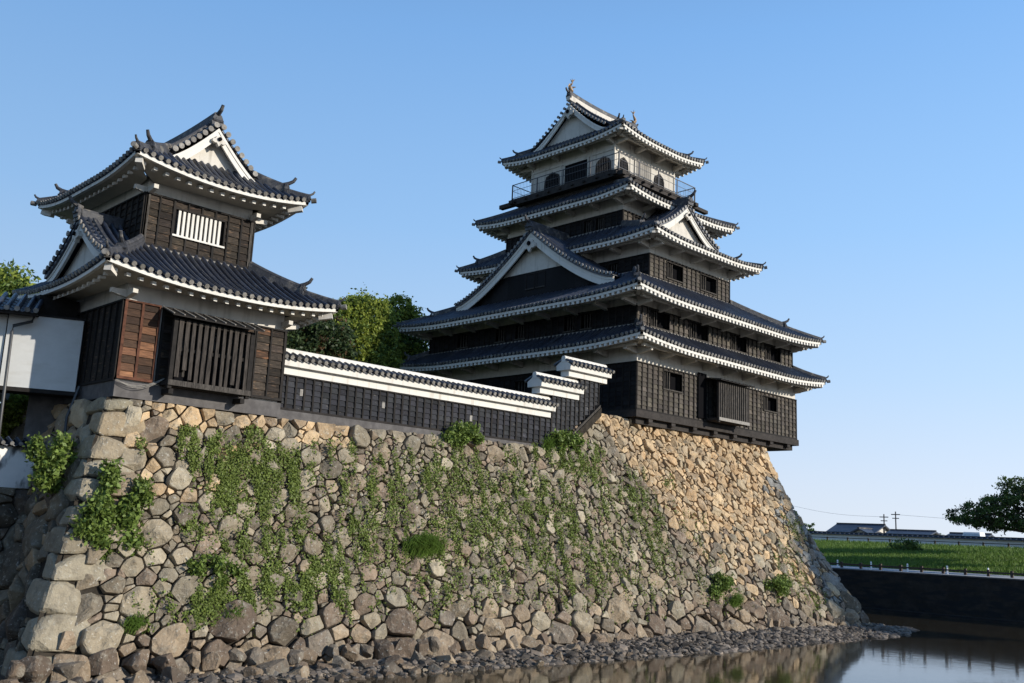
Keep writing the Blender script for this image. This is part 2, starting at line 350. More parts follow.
# ------------------------------------------------------------------ dry-stone wall
XL0, XR0 = 12.6, 54.2
def ytop(x): 
    if x < 19: return 31.6
    if x < 34: return 31.6+.35*(x-19)/15
    if x < 38: return 31.95+.55*(x-34)/4
    return 32.5
def ztop(x):
    if x < 18.9: return 3.80
    if x < 33.6: return 3.80+.25*(x-18.9)/14.7
    if x < 37.4: return 4.05+2.2*(x-33.6)/3.8
    return 6.28
def gprof(q): return .75*q+.25*(1-(1-q)**2) if False else q*(.82+.18*q)
def batter(x, z):
    """how far the face stands out from its top line at height z"""
    if x < 19: B = 2.35; zt = 3.8; p = 1.0
    elif x < 38: u = (x-19)/19; B = 2.35+u*1.25; zt = 3.8+u*2.0; p = 1.0+.12*u
    else: u = min(1, (x-38)/16.2); B = 3.6+u*.85; zt = 6.0; p = 1.12+.12*u
    q = max(0, (zt-z)/(zt+4.5)); return B*q**p
def xl(z): return XL0-2.35*max(0, (3.8-z)/8.3)
def xr(z): return XR0+4.45*max(0, (6.0-z)/10.5)**1.24
def face(s, z):       # s in 0..42 across; returns point on the front face
    a, c = xl(z), xr(z); x = a+(c-a)*s/42.; xt = XL0+(XR0-XL0)*s/42.
    return Vector((x, ytop(xt)-batter(xt, z), z))
def face_n(s, z, F):
    e = .3; p = F(s, z); a = F(s+e, z)-p; c = F(s, z+e)-p; n = a.cross(c).normalized(); return n
def faceW(s, z):      # left side face, s = distance back from the corner
    return Vector((xl(z), ytop(13)-batter(13, z)+s, z))
def faceR(s, z):      # far right side face
    return Vector((xr(z), 32.5-4.45*max(0, (6.0-z)/10.5)**1.24+s, z))

def clip(poly, nx, ny, d):
    out = []; n = len(poly)
    for i in range(n):
        a = poly[i]; b = poly[(i+1) % n]; da = a[0]*nx+a[1]*ny-d; db = b[0]*nx+b[1]*ny-d
        if da <= 0: out.append(a)
        if (da < 0 < db) or (db < 0 < da):
            t = da/(da-db); out.append((a[0]+(b[0]-a[0])*t, a[1]+(b[1]-a[1])*t))
    return out
def voronoi(seeds, bounds):
    """power cells of (x,y,r) seeds, x squeezed by nothing"""
    P = np.array(seeds); res = []; cell = 2.0
    grid = {}
    for i, p in enumerate(P): grid.setdefault((int(p[0]//cell), int(p[1]//cell)), []).append(i)
    for i, (x, y, r) in enumerate(P):
        g0, g1 = int(x//cell), int(y//cell)
        nb = [j for a in (-1,0,1) for b_ in (-1,0,1) for j in grid.get((g0+a, g1+b_), []) if j != i]
        nb.sort(key=lambda j: (P[j][0]-x)**2+(P[j][1]-y)**2)
        poly = [(max(bounds[0], x-1.6), max(bounds[2], y-1.6)), (min(bounds[1], x+1.6), max(bounds[2], y-1.6)),
                (min(bounds[1], x+1.6), min(bounds[3], y+1.6)), (max(bounds[0], x-1.6), min(bounds[3], y+1.6))]
        for j in nb[:40]:
            dx, dy = P[j][0]-x, P[j][1]-y; L2 = dx*dx+dy*dy
            d = (P[j][0]**2+P[j][1]**2-x*x-y*y + r*r-P[j][2]**2)/2
            poly = clip(poly, dx, dy, d)
            if len(poly) < 3: break
        res.append(poly if len(poly) >= 3 else None)
    return res
def seeds_for(W, z0, z1, sizef, ok):
    """dart throwing, big stones first, then small stones wedged in the gaps"""
    out = []; grid = {}; cs = 1.4
    def near(x, y): 
        a, b_ = int(x//cs), int(y//cs)
        for i in (-1,0,1):
            for j in (-1,0,1):
                yield from grid.get((a+i, b_+j), ())
    def put(x, y, r): out.append((x, y, r)); grid.setdefault((int(x//cs), int(y//cs)), []).append((x, y, r))
    for rs, tries in ((2.0, 500), (1.6, 2500), (1.25, 9000), (1.0, 26000), (.75, 26000), (.55, 28000), (.36, 34000)):
        for _ in range(tries):
            x = random.uniform(0, W); y = random.uniform(z0, z1)
            if not ok(x, y): continue
            r = sizef(x, y)*rs*random.uniform(.82, 1.18)
            if all(((x-a)/1.28)**2+((y-b_)*1.18)**2 > (r+c)**2*.86 for a, b_, c in near(x, y)): put(x, y, r)
    return out
def stone(mb, poly, F, tint, bulge, gap=.035, rough=1.0, tilt=.12, out=0.0):
    cx_ = sum(p[0] for p in poly)/len(poly); cy_ = sum(p[1] for p in poly)/len(poly)
    size = math.sqrt(max(1e-4, abs(sum(poly[i][0]*poly[(i+1) % len(poly)][1]-poly[(i+1) % len(poly)][0]*poly[i][1] for i in range(len(poly))))/2))
    if size < .07: return
    k = max(.5, 1-gap/size*1.6); q = [(cx_+(x-cx_)*k, cy_+(y-cy_)*k) for x, y in poly]
    for it in range(2):
        c = .06 if it == 0 else .14
        q = [pt for i in range(len(q)) for pt in (((1-c)*q[i][0]+c*q[(i+1) % len(q)][0], (1-c)*q[i][1]+c*q[(i+1) % len(q)][1]),
                                                  (c*q[i][0]+(1-c)*q[(i+1) % len(q)][0], c*q[i][1]+(1-c)*q[(i+1) % len(q)][1]))]
    n = len(q); tx, ty = random.gauss(0, tilt), random.gauss(0, tilt)
    facets = [(random.uniform(0, 6.28), random.uniform(-.1, .7), random.uniform(.3, 1.1)) for _ in range(random.choice((2,3,3,4)))]
    sd_ = random.random()*100; nrm = face_n(cx_, cy_, F); org = F(cx_, cy_)
    du = F(cx_+.2, cy_)-F(cx_-.2, cy_); du = du/.4; dv = (F(cx_, cy_+.2)-F(cx_, cy_-.2))/.4
    vs = []; rings = ((1.0,-.30),(1.0,.25),(.982,.72),(.93,.95),(.78,1.0),(.52,1.0),(.27,1.0))
    B = bulge*size
    for rr, hh in rings:
        for (x, y) in q:
            lx, ly = (x-cx_)*rr, (y-cy_)*rr
            h = B*hh if hh > 0 else hh*.6
            if hh > 0:
                h += lx*tx+ly*ty
                for (a, dd, sl) in facets:
                    e = (lx*math.cos(a)+ly*math.sin(a))/size
                    h = min(h, B*1.02-(e-dd*.42)*sl*size*.9)
                h += rough*.075*size*(noise.noise(Vector((lx*3.2/size**.5+sd_, ly*3.2/size**.5, sd_)))+.5*noise.noise(Vector((lx*9+sd_, ly*9, 1))))
                wob = .035*size*noise.noise(Vector((lx*4+sd_, ly*4, 7)))
                lx += wob; ly += wob
            vs.append(org+du*lx+dv*ly+nrm*(h+out))
    vs.append(org+nrm*(B+out)+nrm*0)
    fs = [(r*n+i, r*n+(i+1) % n, (r+1)*n+(i+1) % n, (r+1)*n+i) for r in range(len(rings)-1) for i in range(n)]
    L_ = len(rings)-1; c = len(vs)-1
    fs += [(L_*n+i, L_*n+(i+1) % n, c) for i in range(n)]
    mb.add(vs, fs, tint)
GREY = [(0.232, 0.201, 0.152), (0.205, 0.18, 0.137), (0.27, 0.235, 0.179), (0.167, 0.14, 0.105), (0.211, 0.164, 0.126), (0.313, 0.278, 0.215), (0.124, 0.106, 0.084), (0.211, 0.189, 0.149), (0.178, 0.14, 0.11), (0.248, 0.201, 0.147), (0.146, 0.127, 0.1)]
TAN = [(0.418, 0.308, 0.192), (0.393, 0.291, 0.182), (0.467, 0.352, 0.226), (0.356, 0.263, 0.167), (0.393, 0.274, 0.162), (0.491, 0.375, 0.241), (0.332, 0.263, 0.182), (0.393, 0.319, 0.221), (0.295, 0.224, 0.152)]
FOOT = [(.20,.155,.115), (.15,.115,.088), (.24,.19,.14), (.12,.092,.072), (.28,.225,.165), (.17,.145,.12)]
BLUE_SHADE = [(.20,.205,.205), (.17,.175,.18), (.23,.225,.21), (.19,.17,.15)]  # bluish shade of the far right corner, put into the stone tint
def pick(lst, j=.18):
    c = random.choice(lst); k = 1+random.uniform(-j, j); return tuple(x*k for x in c)
def zone_tint(s, z):
    x = face(s, z).x
    edge = 37.4+(6.2-z)*.95+.9*noise.noise(Vector((z*.5, 1, 2)))    # older masonry begins right of this slanting seam
    if z < -3.9: return pick(FOOT)
    if z < -3.1: return pick(FOOT) if random.random() < .45 else pick(GREY)
    if x > edge:
        if z < 4.0 and x > xr(z)-2.3+.9*noise.noise(Vector((z*.7,5,0)))-(0 if z > 2 else .5): return pick(BLUE_SHADE) if random.random() < .6 else pick(TAN)
        if z < -2.0 and random.random() < .4: return pick(FOOT)
        if z < .8 and random.random() < .45: return pick(GREY)
        return pick(TAN)
    if z > 3.0 and x < 22: return pick(TAN if random.random() < .75 else GREY)
    if x < 18 and z > .5 and random.random() < .3: return pick(TAN)
    return pick(GREY)
def size_at(s, z):
    x = face(s, z).x; r = .148
    if x < 24: r = .148+.04*(24-x)/12
    if x > 36: r = .142
    if z < -3.2: r = .25
    elif z < -1.8: r *= 1.12
    if z > ztop(x)-.5: r = .17
    return r*1.18
wall = thing('castle_stone_wall', (33, 30, -4.8), 'tall battered dry stone wall rising from the moat below the castle', 'stone wall')
QL = []; z = -4.75; k = 0
while z < 3.72:
    h = random.uniform(.75, 1.1) if z < 0 else random.uniform(.6, .9)
    if z+h > 3.35: h = 3.79-z
    QL.append((z, h, *((random.uniform(1.4, 1.8), .9) if k % 2 else (random.uniform(.85, 1.1), 1.6)))); z += h; k += 1
def qwidth(zz): return next((q[2] for q in QL if q[0] <= zz < q[0]+q[1]), 1.0)*42/(xr(zz)-xl(zz))-.06
def qdepth(zz): return next((q[3] for q in QL if q[0] <= zz < q[0]+q[1]), 1.0)
ok = lambda x, y: y < ztop(XL0+(XR0-XL0)*x/42.)-.1 and x > qwidth(y)+.05
sd1 = seeds_for(42, -4.9, 6.28, size_at, ok)
cells = voronoi(sd1, (0, 42, -5.0, 6.3))
mb = MB()
for (x, y, r), poly in zip(sd1, cells):
    if poly is None: continue
    zt = ztop(XL0+(XR0-XL0)*x/42.)
    poly = clip(poly, 0, 1, zt)
    if x < 3.5: poly = clip(poly, -1, 0, -qwidth(y)+.12)
    if len(poly) < 3: continue
    foot = y < -3.2
    stone(mb, poly, face, zone_tint(x, y), .20 if foot else .19, .05 if foot else .030, 1.15, .13 if foot else .20, .10 if foot else random.uniform(-.05, .07))
o = mb.build('stone_facing', M['stone'], wall, smooth=False, col=True, recalc=False)
# left side face (in shade)
ok2 = lambda x, y: True
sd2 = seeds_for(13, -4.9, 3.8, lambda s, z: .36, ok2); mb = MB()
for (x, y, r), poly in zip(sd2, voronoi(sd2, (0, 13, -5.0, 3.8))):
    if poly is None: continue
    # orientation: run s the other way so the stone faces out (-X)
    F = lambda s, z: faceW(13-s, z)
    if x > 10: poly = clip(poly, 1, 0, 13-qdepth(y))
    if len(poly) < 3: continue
    tk = .5 if y < 2.2 else .8; stone(mb, poly, F, tuple(v*tk for v in pick(GREY if random.random() < .7 else TAN)), .14, .035, 1.0, .14)  # tint cut down to deepen this side's shade, most below the top courses
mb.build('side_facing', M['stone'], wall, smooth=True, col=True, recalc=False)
# corner quoins, left and right
def quoin(mb, z0, z1, wa, wb, F0, sx, tint, grow=.05):
    """big rounded corner block: wa along the front, wb back along the side; F0(z) gives the corner point"""
    nx, ny, nz = 7, 7, 5; vs = []; idx = {}; sd_ = random.random()*99
    bm = bmesh.new(); bmesh.ops.create_cube(bm, size=2); bmesh.ops.subdivide_edges(bm, edges=bm.edges, cuts=8, use_grid_fill=True)
    tl = random.uniform(-.05, .05); cuts = [(Vector((random.gauss(0,1), random.gauss(0,1)-.4, random.gauss(0,1))).normalized(), random.uniform(.98, 1.25)) for _ in range(8)]
    for v in bm.verts:
        p = v.co.copy(); m = max(abs(p.x), abs(p.y), abs(p.z)); s = p.normalized()
        # superellipsoid rounding
        e = 9.0; l = (abs(p.x)**e+abs(p.y)**e+abs(p.z)**e)**(1/e); p = p/l
        for n_c, d_c in cuts:
            ee = p.dot(n_c)-d_c
            if ee > 0: p -= n_c*ee*.8
        u, vv, ww = (p.x+1)/2, (p.y+1)/2, (p.z+1)/2
        z = z0+(z1-z0)*ww; c = F0(z)
        q = Vector((c.x+(-grow if sx > 0 else grow)+sx*u*wa, c.y-grow+vv*wb, z+tl*u*wa))
        n_ = noise.noise(q*1.3+Vector((sd_,0,0)))*.07+noise.noise(q*3.5+Vector((sd_,0,0)))*.035
        q += s*n_; v.co = q
    for v in bm.verts: vs.append(v.co.copy())
    fs = [tuple(x.index for x in f.verts) for f in bm.faces]; bm.free(); mb.add(vs, fs, tint)
cl_ = lambda z: Vector((xl(z), ytop(13)-batter(13, z), z))
mb = MB(); k = 0
for z, h, wa, wb in QL:
    quoin(mb, z-.01, z+h+.01, wa+.12, wb+.1, cl_, 1, pick([(.27,.23,.17), (.22,.20,.15), (.30,.245,.17), (.20,.185,.145), (.33,.25,.155)] if z > 1.2 else [(.23,.21,.165), (.19,.175,.135), (.25,.225,.175), (.21,.185,.14), (.26,.21,.15)]), .03)
    k += 1
cr_ = lambda z: faceR(0, z)
z = -4.7
while z < 6.2:
    h = random.uniform(.55, .85) if z < 2 else random.uniform(.4, .6)
    if z+h > 5.9: h = 6.27-z
    wa, wb = (random.uniform(1.2, 1.6), .8) if k % 2 else (random.uniform(.7, .9), 1.4)
    quoin(mb, z+.02, z+h-.02, wa, wb, cr_, -1, pick(BLUE_SHADE if -3 < z < 4 else TAN), .06)
    z += h; k += 1
mb.build('corner_stones', M['stone'], wall, smooth=False, col=True)
def boulder(mb, c, r, tint):
    bm = bmesh.new(); bmesh.ops.create_icosphere(bm, subdivisions=3, radius=1); sd_ = random.random()*99
    fc = [(Vector((random.gauss(0,1), random.gauss(0,1), random.gauss(0,.8))).normalized(), random.uniform(.45, .8)) for _ in range(13)]
    rot = Euler((random.uniform(-.3,.3), random.uniform(-.3,.3), random.uniform(0,3))).to_matrix()
    for v in bm.verts:
        p = v.co.copy(); p *= 1/max(.75, (abs(p.x)**3.5+abs(p.y)**3.5+abs(p.z)**3.5)**(1/3.5))*1.0
        for n_, d_ in fc:
            e = p.dot(n_)-d_
            if e > 0: p -= n_*e*.96
        p *= 1+.07*noise.noise(p*2+Vector((sd_,0,0)))
        p = Vector((p.x*r[0], p.y*r[1], p.z*r[2])); v.co = (rot @ p)+Vector(c)
    mb.add([v.co.copy() for v in bm.verts], [tuple(x.index for x in f.verts) for f in bm.faces], tint); bm.free()
mb = MB()
for row, (dy, zc_, rr) in enumerate(((-.35, WZ+.05, .40), (.12, WZ+.50, .36), (-.95, WZ-.02, .32), (-1.55, WZ-.04, .24), (-2.1, WZ-.05, .17))):
    x = 9.6+row*.3
    while x < 57.5:
        r0 = rr*random.uniform(.65, 1.25)*(1.12 if x < 30 else .9)
        yf = face(min(41, max(.5, (x-xl(-4.4))/(xr(-4.4)-xl(-4.4))*42)), -4.4).y
        lowr = -.75*max(0, min(1, (38-x)/14))
        if not (row > 1 and random.random() < .22): boulder(mb, (x, yf+dy+lowr*(1 if row != 1 else .5)+random.uniform(-.12,.12), zc_+random.uniform(-.06,.08)+(.04 if x > 36 else -.02)), (r0*1.15, r0*.95, r0*random.uniform(.75, 1.05)), tuple(v*(.72 if row > 1 else .88) for v in pick(FOOT)))
        x += r0*2.05
mb.build('foot_stones', M['stone'], wall, smooth=False, col=True, recalc=False)
# core behind the stones so gaps read as dark earth
mb = MB(); zs = np.linspace(-5.2, 6.28, 26)
for i in range(60):
    s0, s1 = 42*i/60, 42*(i+1)/60
    for j in range(25):
        zt = min(ztop(XL0+(XR0-XL0)*(s0+s1)/84.), 6.28); a, c = min(zs[j], zt), min(zs[j+1], zt)
        if c-a < .01: continue
        off = Vector((0, .16, -.03)); mb.quad(face(s0, a)+off, face(s1, a)+off, face(s1, c)+off, face(s0, c)+off)
for j in range(25):
    a, c = min(zs[j], 3.78), min(zs[j+1], 3.78)
    if c-a > .01: off = Vector((.16, .1, 0)); mb.quad(faceW(0, a)+off, faceW(14, a)+off, faceW(14, c)+off, faceW(0, c)+off)
    a, c = zs[j], zs[j+1]; off = Vector((-.2, .1, 0)); mb.quad(faceR(0, a)+off, faceR(16, a)+off, faceR(16, c)+off, faceR(0, c)+off)
mb.quad((12.7,31.75,3.74),(54.1,32.7,3.74),(54.1,34.5,3.74),(12.7,34.5,3.74))
mb.quad((37.3,32.7,6.2),(54.1,32.7,6.2),(54.1,49,6.2),(37.3,49,6.2)); mb.quad((37.3,32.7,3),(37.3,49,3),(37.3,49,6.2),(37.3,32.7,6.2))
mb.build('wall_core', M['gap'], wall)

# ------------------------------------------------------------------ walls with boards
def panel(T, o, a, n, L, z0, z1, parent, bm_, btm, spacing, course, holes=(), tint=1.0, batten_w=.075, prot=.06, phase=0, name='boarding', tintf=None):
    """clapboards with vertical battens. o: corner, a: along, n: outward. holes: (s0,s1,z0,z1)"""
    o = Vector(o); a = Vector(a); n = Vector(n); mb = MB(); mt = MB()
    nb = max(1, round(L/spacing)); ds = L/nb; nc = max(1, round((z1-z0)/course)); dz = (z1-z0)/nc
    for i in range(nb):
        for j in range(nc):
            rects = [(i*ds, (i+1)*ds, z0+j*dz, z0+(j+1)*dz)]
            for h in holes:
                nr = []
                for (a0, a1, b0, b1) in rects:
                    if a1 <= h[0] or a0 >= h[1] or b1 <= h[2] or b0 >= h[3]: nr.append((a0, a1, b0, b1)); continue
                    if a0 < h[0]: nr.append((a0, h[0], b0, b1))
                    if a1 > h[1]: nr.append((h[1], a1, b0, b1))
                    m0, m1 = max(a0, h[0]), min(a1, h[1])
                    if b0 < h[2]: nr.append((m0, m1, b0, h[2]))
                    if b1 > h[3]: nr.append((m0, m1, h[3], b1))
                rects = nr
            k = random.uniform(.75, 1.25)*tint; tt = (k, k*random.uniform(.95, 1.0), k*random.uniform(.9, 1.0))
            if tintf: tt = tuple(x*y for x, y in zip(tt, tintf(i*ds, z0+j*dz)))
            for (a0, a1, b0, b1) in rects:
                if a1-a0 < .01 or b1-b0 < .01: continue
                jit = random.uniform(0, .006)
                p = [o+a*a0+Vector((0,0,b0)), o+a*a1+Vector((0,0,b0)), o+a*a1+Vector((0,0,b1)), o+a*a0+Vector((0,0,b1))]
                bo, to = n*(.046+jit), n*.010
                mb.add([p[0], p[1], p[2], p[3], p[0]+bo, p[1]+bo, p[2]+to, p[3]+to], [(4,5,6,7),(0,1,5,4),(3,7,6,2),(0,4,7,3),(1,2,6,5)], tt)
    for i in range(nb+1):
        s = i*ds; spans = [(z0, z1)]
        for h in holes:
            if h[0]-.02 < s < h[1]+.02:
                spans = [q for (c, d) in spans for q in ((c, min(d, h[2])), (max(c, h[3]), d)) if q[1]-q[0] > .02]
        for (c, d) in spans:
            ww = batten_w*random.uniform(.7, 1.2); s_ = min(max(s, ww/2), L-ww/2)
            mt.obox(o+a*(s_-ww/2)+Vector((0,0,c)), a*ww, n*(prot+.02), (0,0,d-c))
    mt.obox(o+Vector((0,0,z0-.02)), a*L, n*(prot+.035), (0,0,.09)); mt.obox(o+Vector((0,0,z1-.05)), a*L, n*(prot+.03), (0,0,.06))
    bo_ = mb.build(name, bm_, parent, col=True); mt.build('batten', btm, bo_); return bo_
def window(o, a, n, s0, s1, z0, z1, parent, bars=3, frame=M['batten'], barm=M['lattice'], panem=M['dark'], depth=.30, barw=.05, shutter=False):
    o = Vector(o); a = Vector(a); n = Vector(n); Z = Vector((0,0,1))
    fr = MB(); t = .06
    for (c0, c1, d0, d1) in ((s0-t, s0, z0-t, z1+t), (s1, s1+t, z0-t, z1+t), (s0, s1, z1, z1+t)):
        fr.obox(o+a*c0+Z*d0-n*depth, a*(c1-c0), n*(depth+.075), Z*(d1-d0))
    f = fr.build('window', frame, parent)
    sl = MB(); sl.obox(o+a*(s0-t)+Z*(z0-.07)-n*depth, a*(s1-s0+2*t), n*(depth+.11), Z*.07); sl.build('sill', barm, f)
    p = MB(); p.obox(o+a*s0+Z*z0-n*depth, a*(s1-s0), n*.02, Z*(z1-z0)); p.build('pane', panem, f)
    b_ = MB()
    for i in range(bars):
        s = s0+(s1-s0)*(i+1)/(bars+1) if not shutter else s0+(s1-s0)*.5*(i+1)/(bars+1)
        b_.obox(o+a*(s-barw/2)+Z*z0-n*.06, a*barw, n*barw, Z*(z1-z0))
    b_.build('window_bar', barm, f); return f

# ------------------------------------------------------------------ kawara roofs
SP = .31
class Roof:
    """curved tiled roof pieces. Everything is made as patches: s along the eave, d inward."""
    def __init__(s, parent, tile=M['tile'], endm=M['tile_end_dark'], rr=.075, name='roof'):
        s.parent = parent; s.t = MB(); s.e = MB(); s.rr = rr; s.tile = tile; s.endm = endm; s.name = name
        s.f = MB(); s.raf = MB(); s.sof = MB(); s.hips = []; s.orns = []; s.pieces = []; s.obj = None; s.br = MB(); s.strip = MB()
    def patch(s, P, L, dmax, phase=None, disc=True, dm0=0.0, ends_r=None, sp=SP):
        n = max(1, int(round(L/sp))); ds = L/n; rr = s.rr
        for i in range(n):
            a0, a1 = i*ds, (i+1)*ds; m0, m1 = dmax(a0+1e-4), dmax(a1-1e-4); mm = max(m0, m1)
            if mm < .05: continue
            k = max(1, int(mm/.33))
            for j in range(k):
                u0, u1 = j/k, (j+1)/k
                q = [P(a0, m0*u0), P(a1, m1*u0), P(a1, m1*u1), P(a0, m0*u1)]
                q[0].z += .03; q[1].z += .03
                mid0 = (q[0]+q[1])/2-Vector((0,0,.055)); mid1 = (q[3]+q[2])/2-Vector((0,0,.05))
                s.t.add([q[0], mid0, q[1], q[2], mid1, q[3]], [(0,1,4,5), (1,2,3,4)])
                lo = [Vector(q[0]), Vector(mid0), Vector(q[1])]
                s.t.add(lo+[x-Vector((0,0,.03)) for x in lo], [(0,3,4,1), (1,4,5,2)])
        for i in range(n+1):
            a = min(max(i*ds, .05), L-.05); m = dmax(a)
            if m < .12: continue
            k = max(2, int(m/.45)); pts = [P(a, m*j/k-(.08 if j == 0 else 0))+Vector((0,0,.045)) for j in range(k+1)]
            vs = []; K = 6
            side = (P(a+.05, m*.5)-P(a-.05, m*.5)); side.z = side.z; side.normalize()
            for j, p in enumerate(pts):
                d = (pts[min(j+1,k)]-pts[max(j-1,0)]).normalized(); up = side.cross(d).normalized()
                if up.z < 0: up = -up
                for h in range(K): 
                    th = math.pi*h/(K-1); vs.append(p+side*math.cos(th)*rr+up*(math.sin(th)*rr*1.5))
            s.t.add(vs, [(j*K+h, j*K+h+1, (j+1)*K+h+1, (j+1)*K+h) for j in range(k) for h in range(K-1)])
            if disc:
                d = (pts[1]-pts[0]).normalized(); s.e.disc(pts[0]+Vector((0,0,.03))-d*.01, d, (ends_r or rr*1.1), .05, 10)
    def nh(s): s.hips.append(MB()); return s.hips[-1]
    def piece(s, nm): s.pieces.append((nm, MB())); return s.pieces[-1][1]
    def no(s): s.orns.append(MB()); return s.orns[-1]
    def finish(s, extra=None):
        o = s.t.build(s.name, s.tile, s.parent, smooth=False, recalc=False, also=[(s.e, s.endm)] if s.e.v else ()); s.obj = o
        for mb, nm, m in ((s.f, 'eave_board', M['plaster_clean']), (s.raf, 'rafter', M['plaster_clean']), (s.sof, 'soffit', M['soffit']),
                          (s.br, 'eave_bracket', M['plaster']), (s.strip, 'plaster_strip', M['strip'])):
            if mb.v:
                q = mb.build(nm, m, o)
                if nm == 'rafter': q['kind'] = 'stuff'
        for nm, mb in s.pieces: mb.build(nm, M['plaster'] if nm != 'rafter' else M['plaster_clean'], o)
        for mb in s.hips: mb.build('ridge_tiles', M['ridge'], o)
        for mb in s.orns: mb.build('ridge_ornament', M['ridge'], o)
        return o
def horn(mb, p, d, sc=1.0):
    """upturned end ornament: plate with side curls and a curved horn leaning out along d"""
    p = Vector(p); d = Vector(d).normalized(); s = d.cross(Vector((0,0,1))).normalized(); Z = Vector((0,0,1))
    prof = [(-.20,-.10), (-.24,.05), (-.19,.2), (-.13,.32), (0,.38), (.13,.32), (.19,.2), (.24,.05), (.20,-.10)]
    mb.prism([p+s*a*sc+Z*b_*sc for a, b_ in prof], d*.12*sc)
    mb.tube([p+Z*.30*sc-d*.1*sc, p+Z*.36*sc+d*.12*sc, p+Z*.46*sc+d*.30*sc, p+Z*.62*sc+d*.40*sc], [.085*sc, .085*sc, .075*sc, .06*sc], 8)
    mb.tube([p+Z*.1*sc-s*.2*sc+d*.13*sc, p+Z*.1*sc+s*.2*sc+d*.13*sc], .05*sc, 6)
    mb.disc(p+Z*.14*sc+d*.13*sc, d, .10*sc, .06*sc, 10)
def ridge_line(mb, pts, w, h, side=None):
    """stacked ridge: box courses and a rounded cap along pts"""
    pts = [Vector(p) for p in pts]; n = len(pts); Z = Vector((0,0,1))
    for (ww, a, b_) in ((w, -.12, h*.45), (w*.82, h*.45, h*.8)):
        vs = []
        for i, p in enumerate(pts):
            d = pts[min(i+1,n-1)]-pts[max(i-1,0)]; d.z = 0; d.normalize(); s = Vector((-d.y, d.x, 0))
            vs += [p-s*ww/2+Z*a, p+s*ww/2+Z*a, p+s*ww/2+Z*b_, p-s*ww/2+Z*b_]
        mb.add(vs, [(4*i+k, 4*i+(k+1) % 4, 4*(i+1)+(k+1) % 4, 4*(i+1)+k) for i in range(n-1) for k in range(4)]+[(0,1,2,3), (4*n-4,4*n-3,4*n-2,4*n-1)])
    mb.tube([p+Z*h*.86 for p in pts], w*.32, 8)
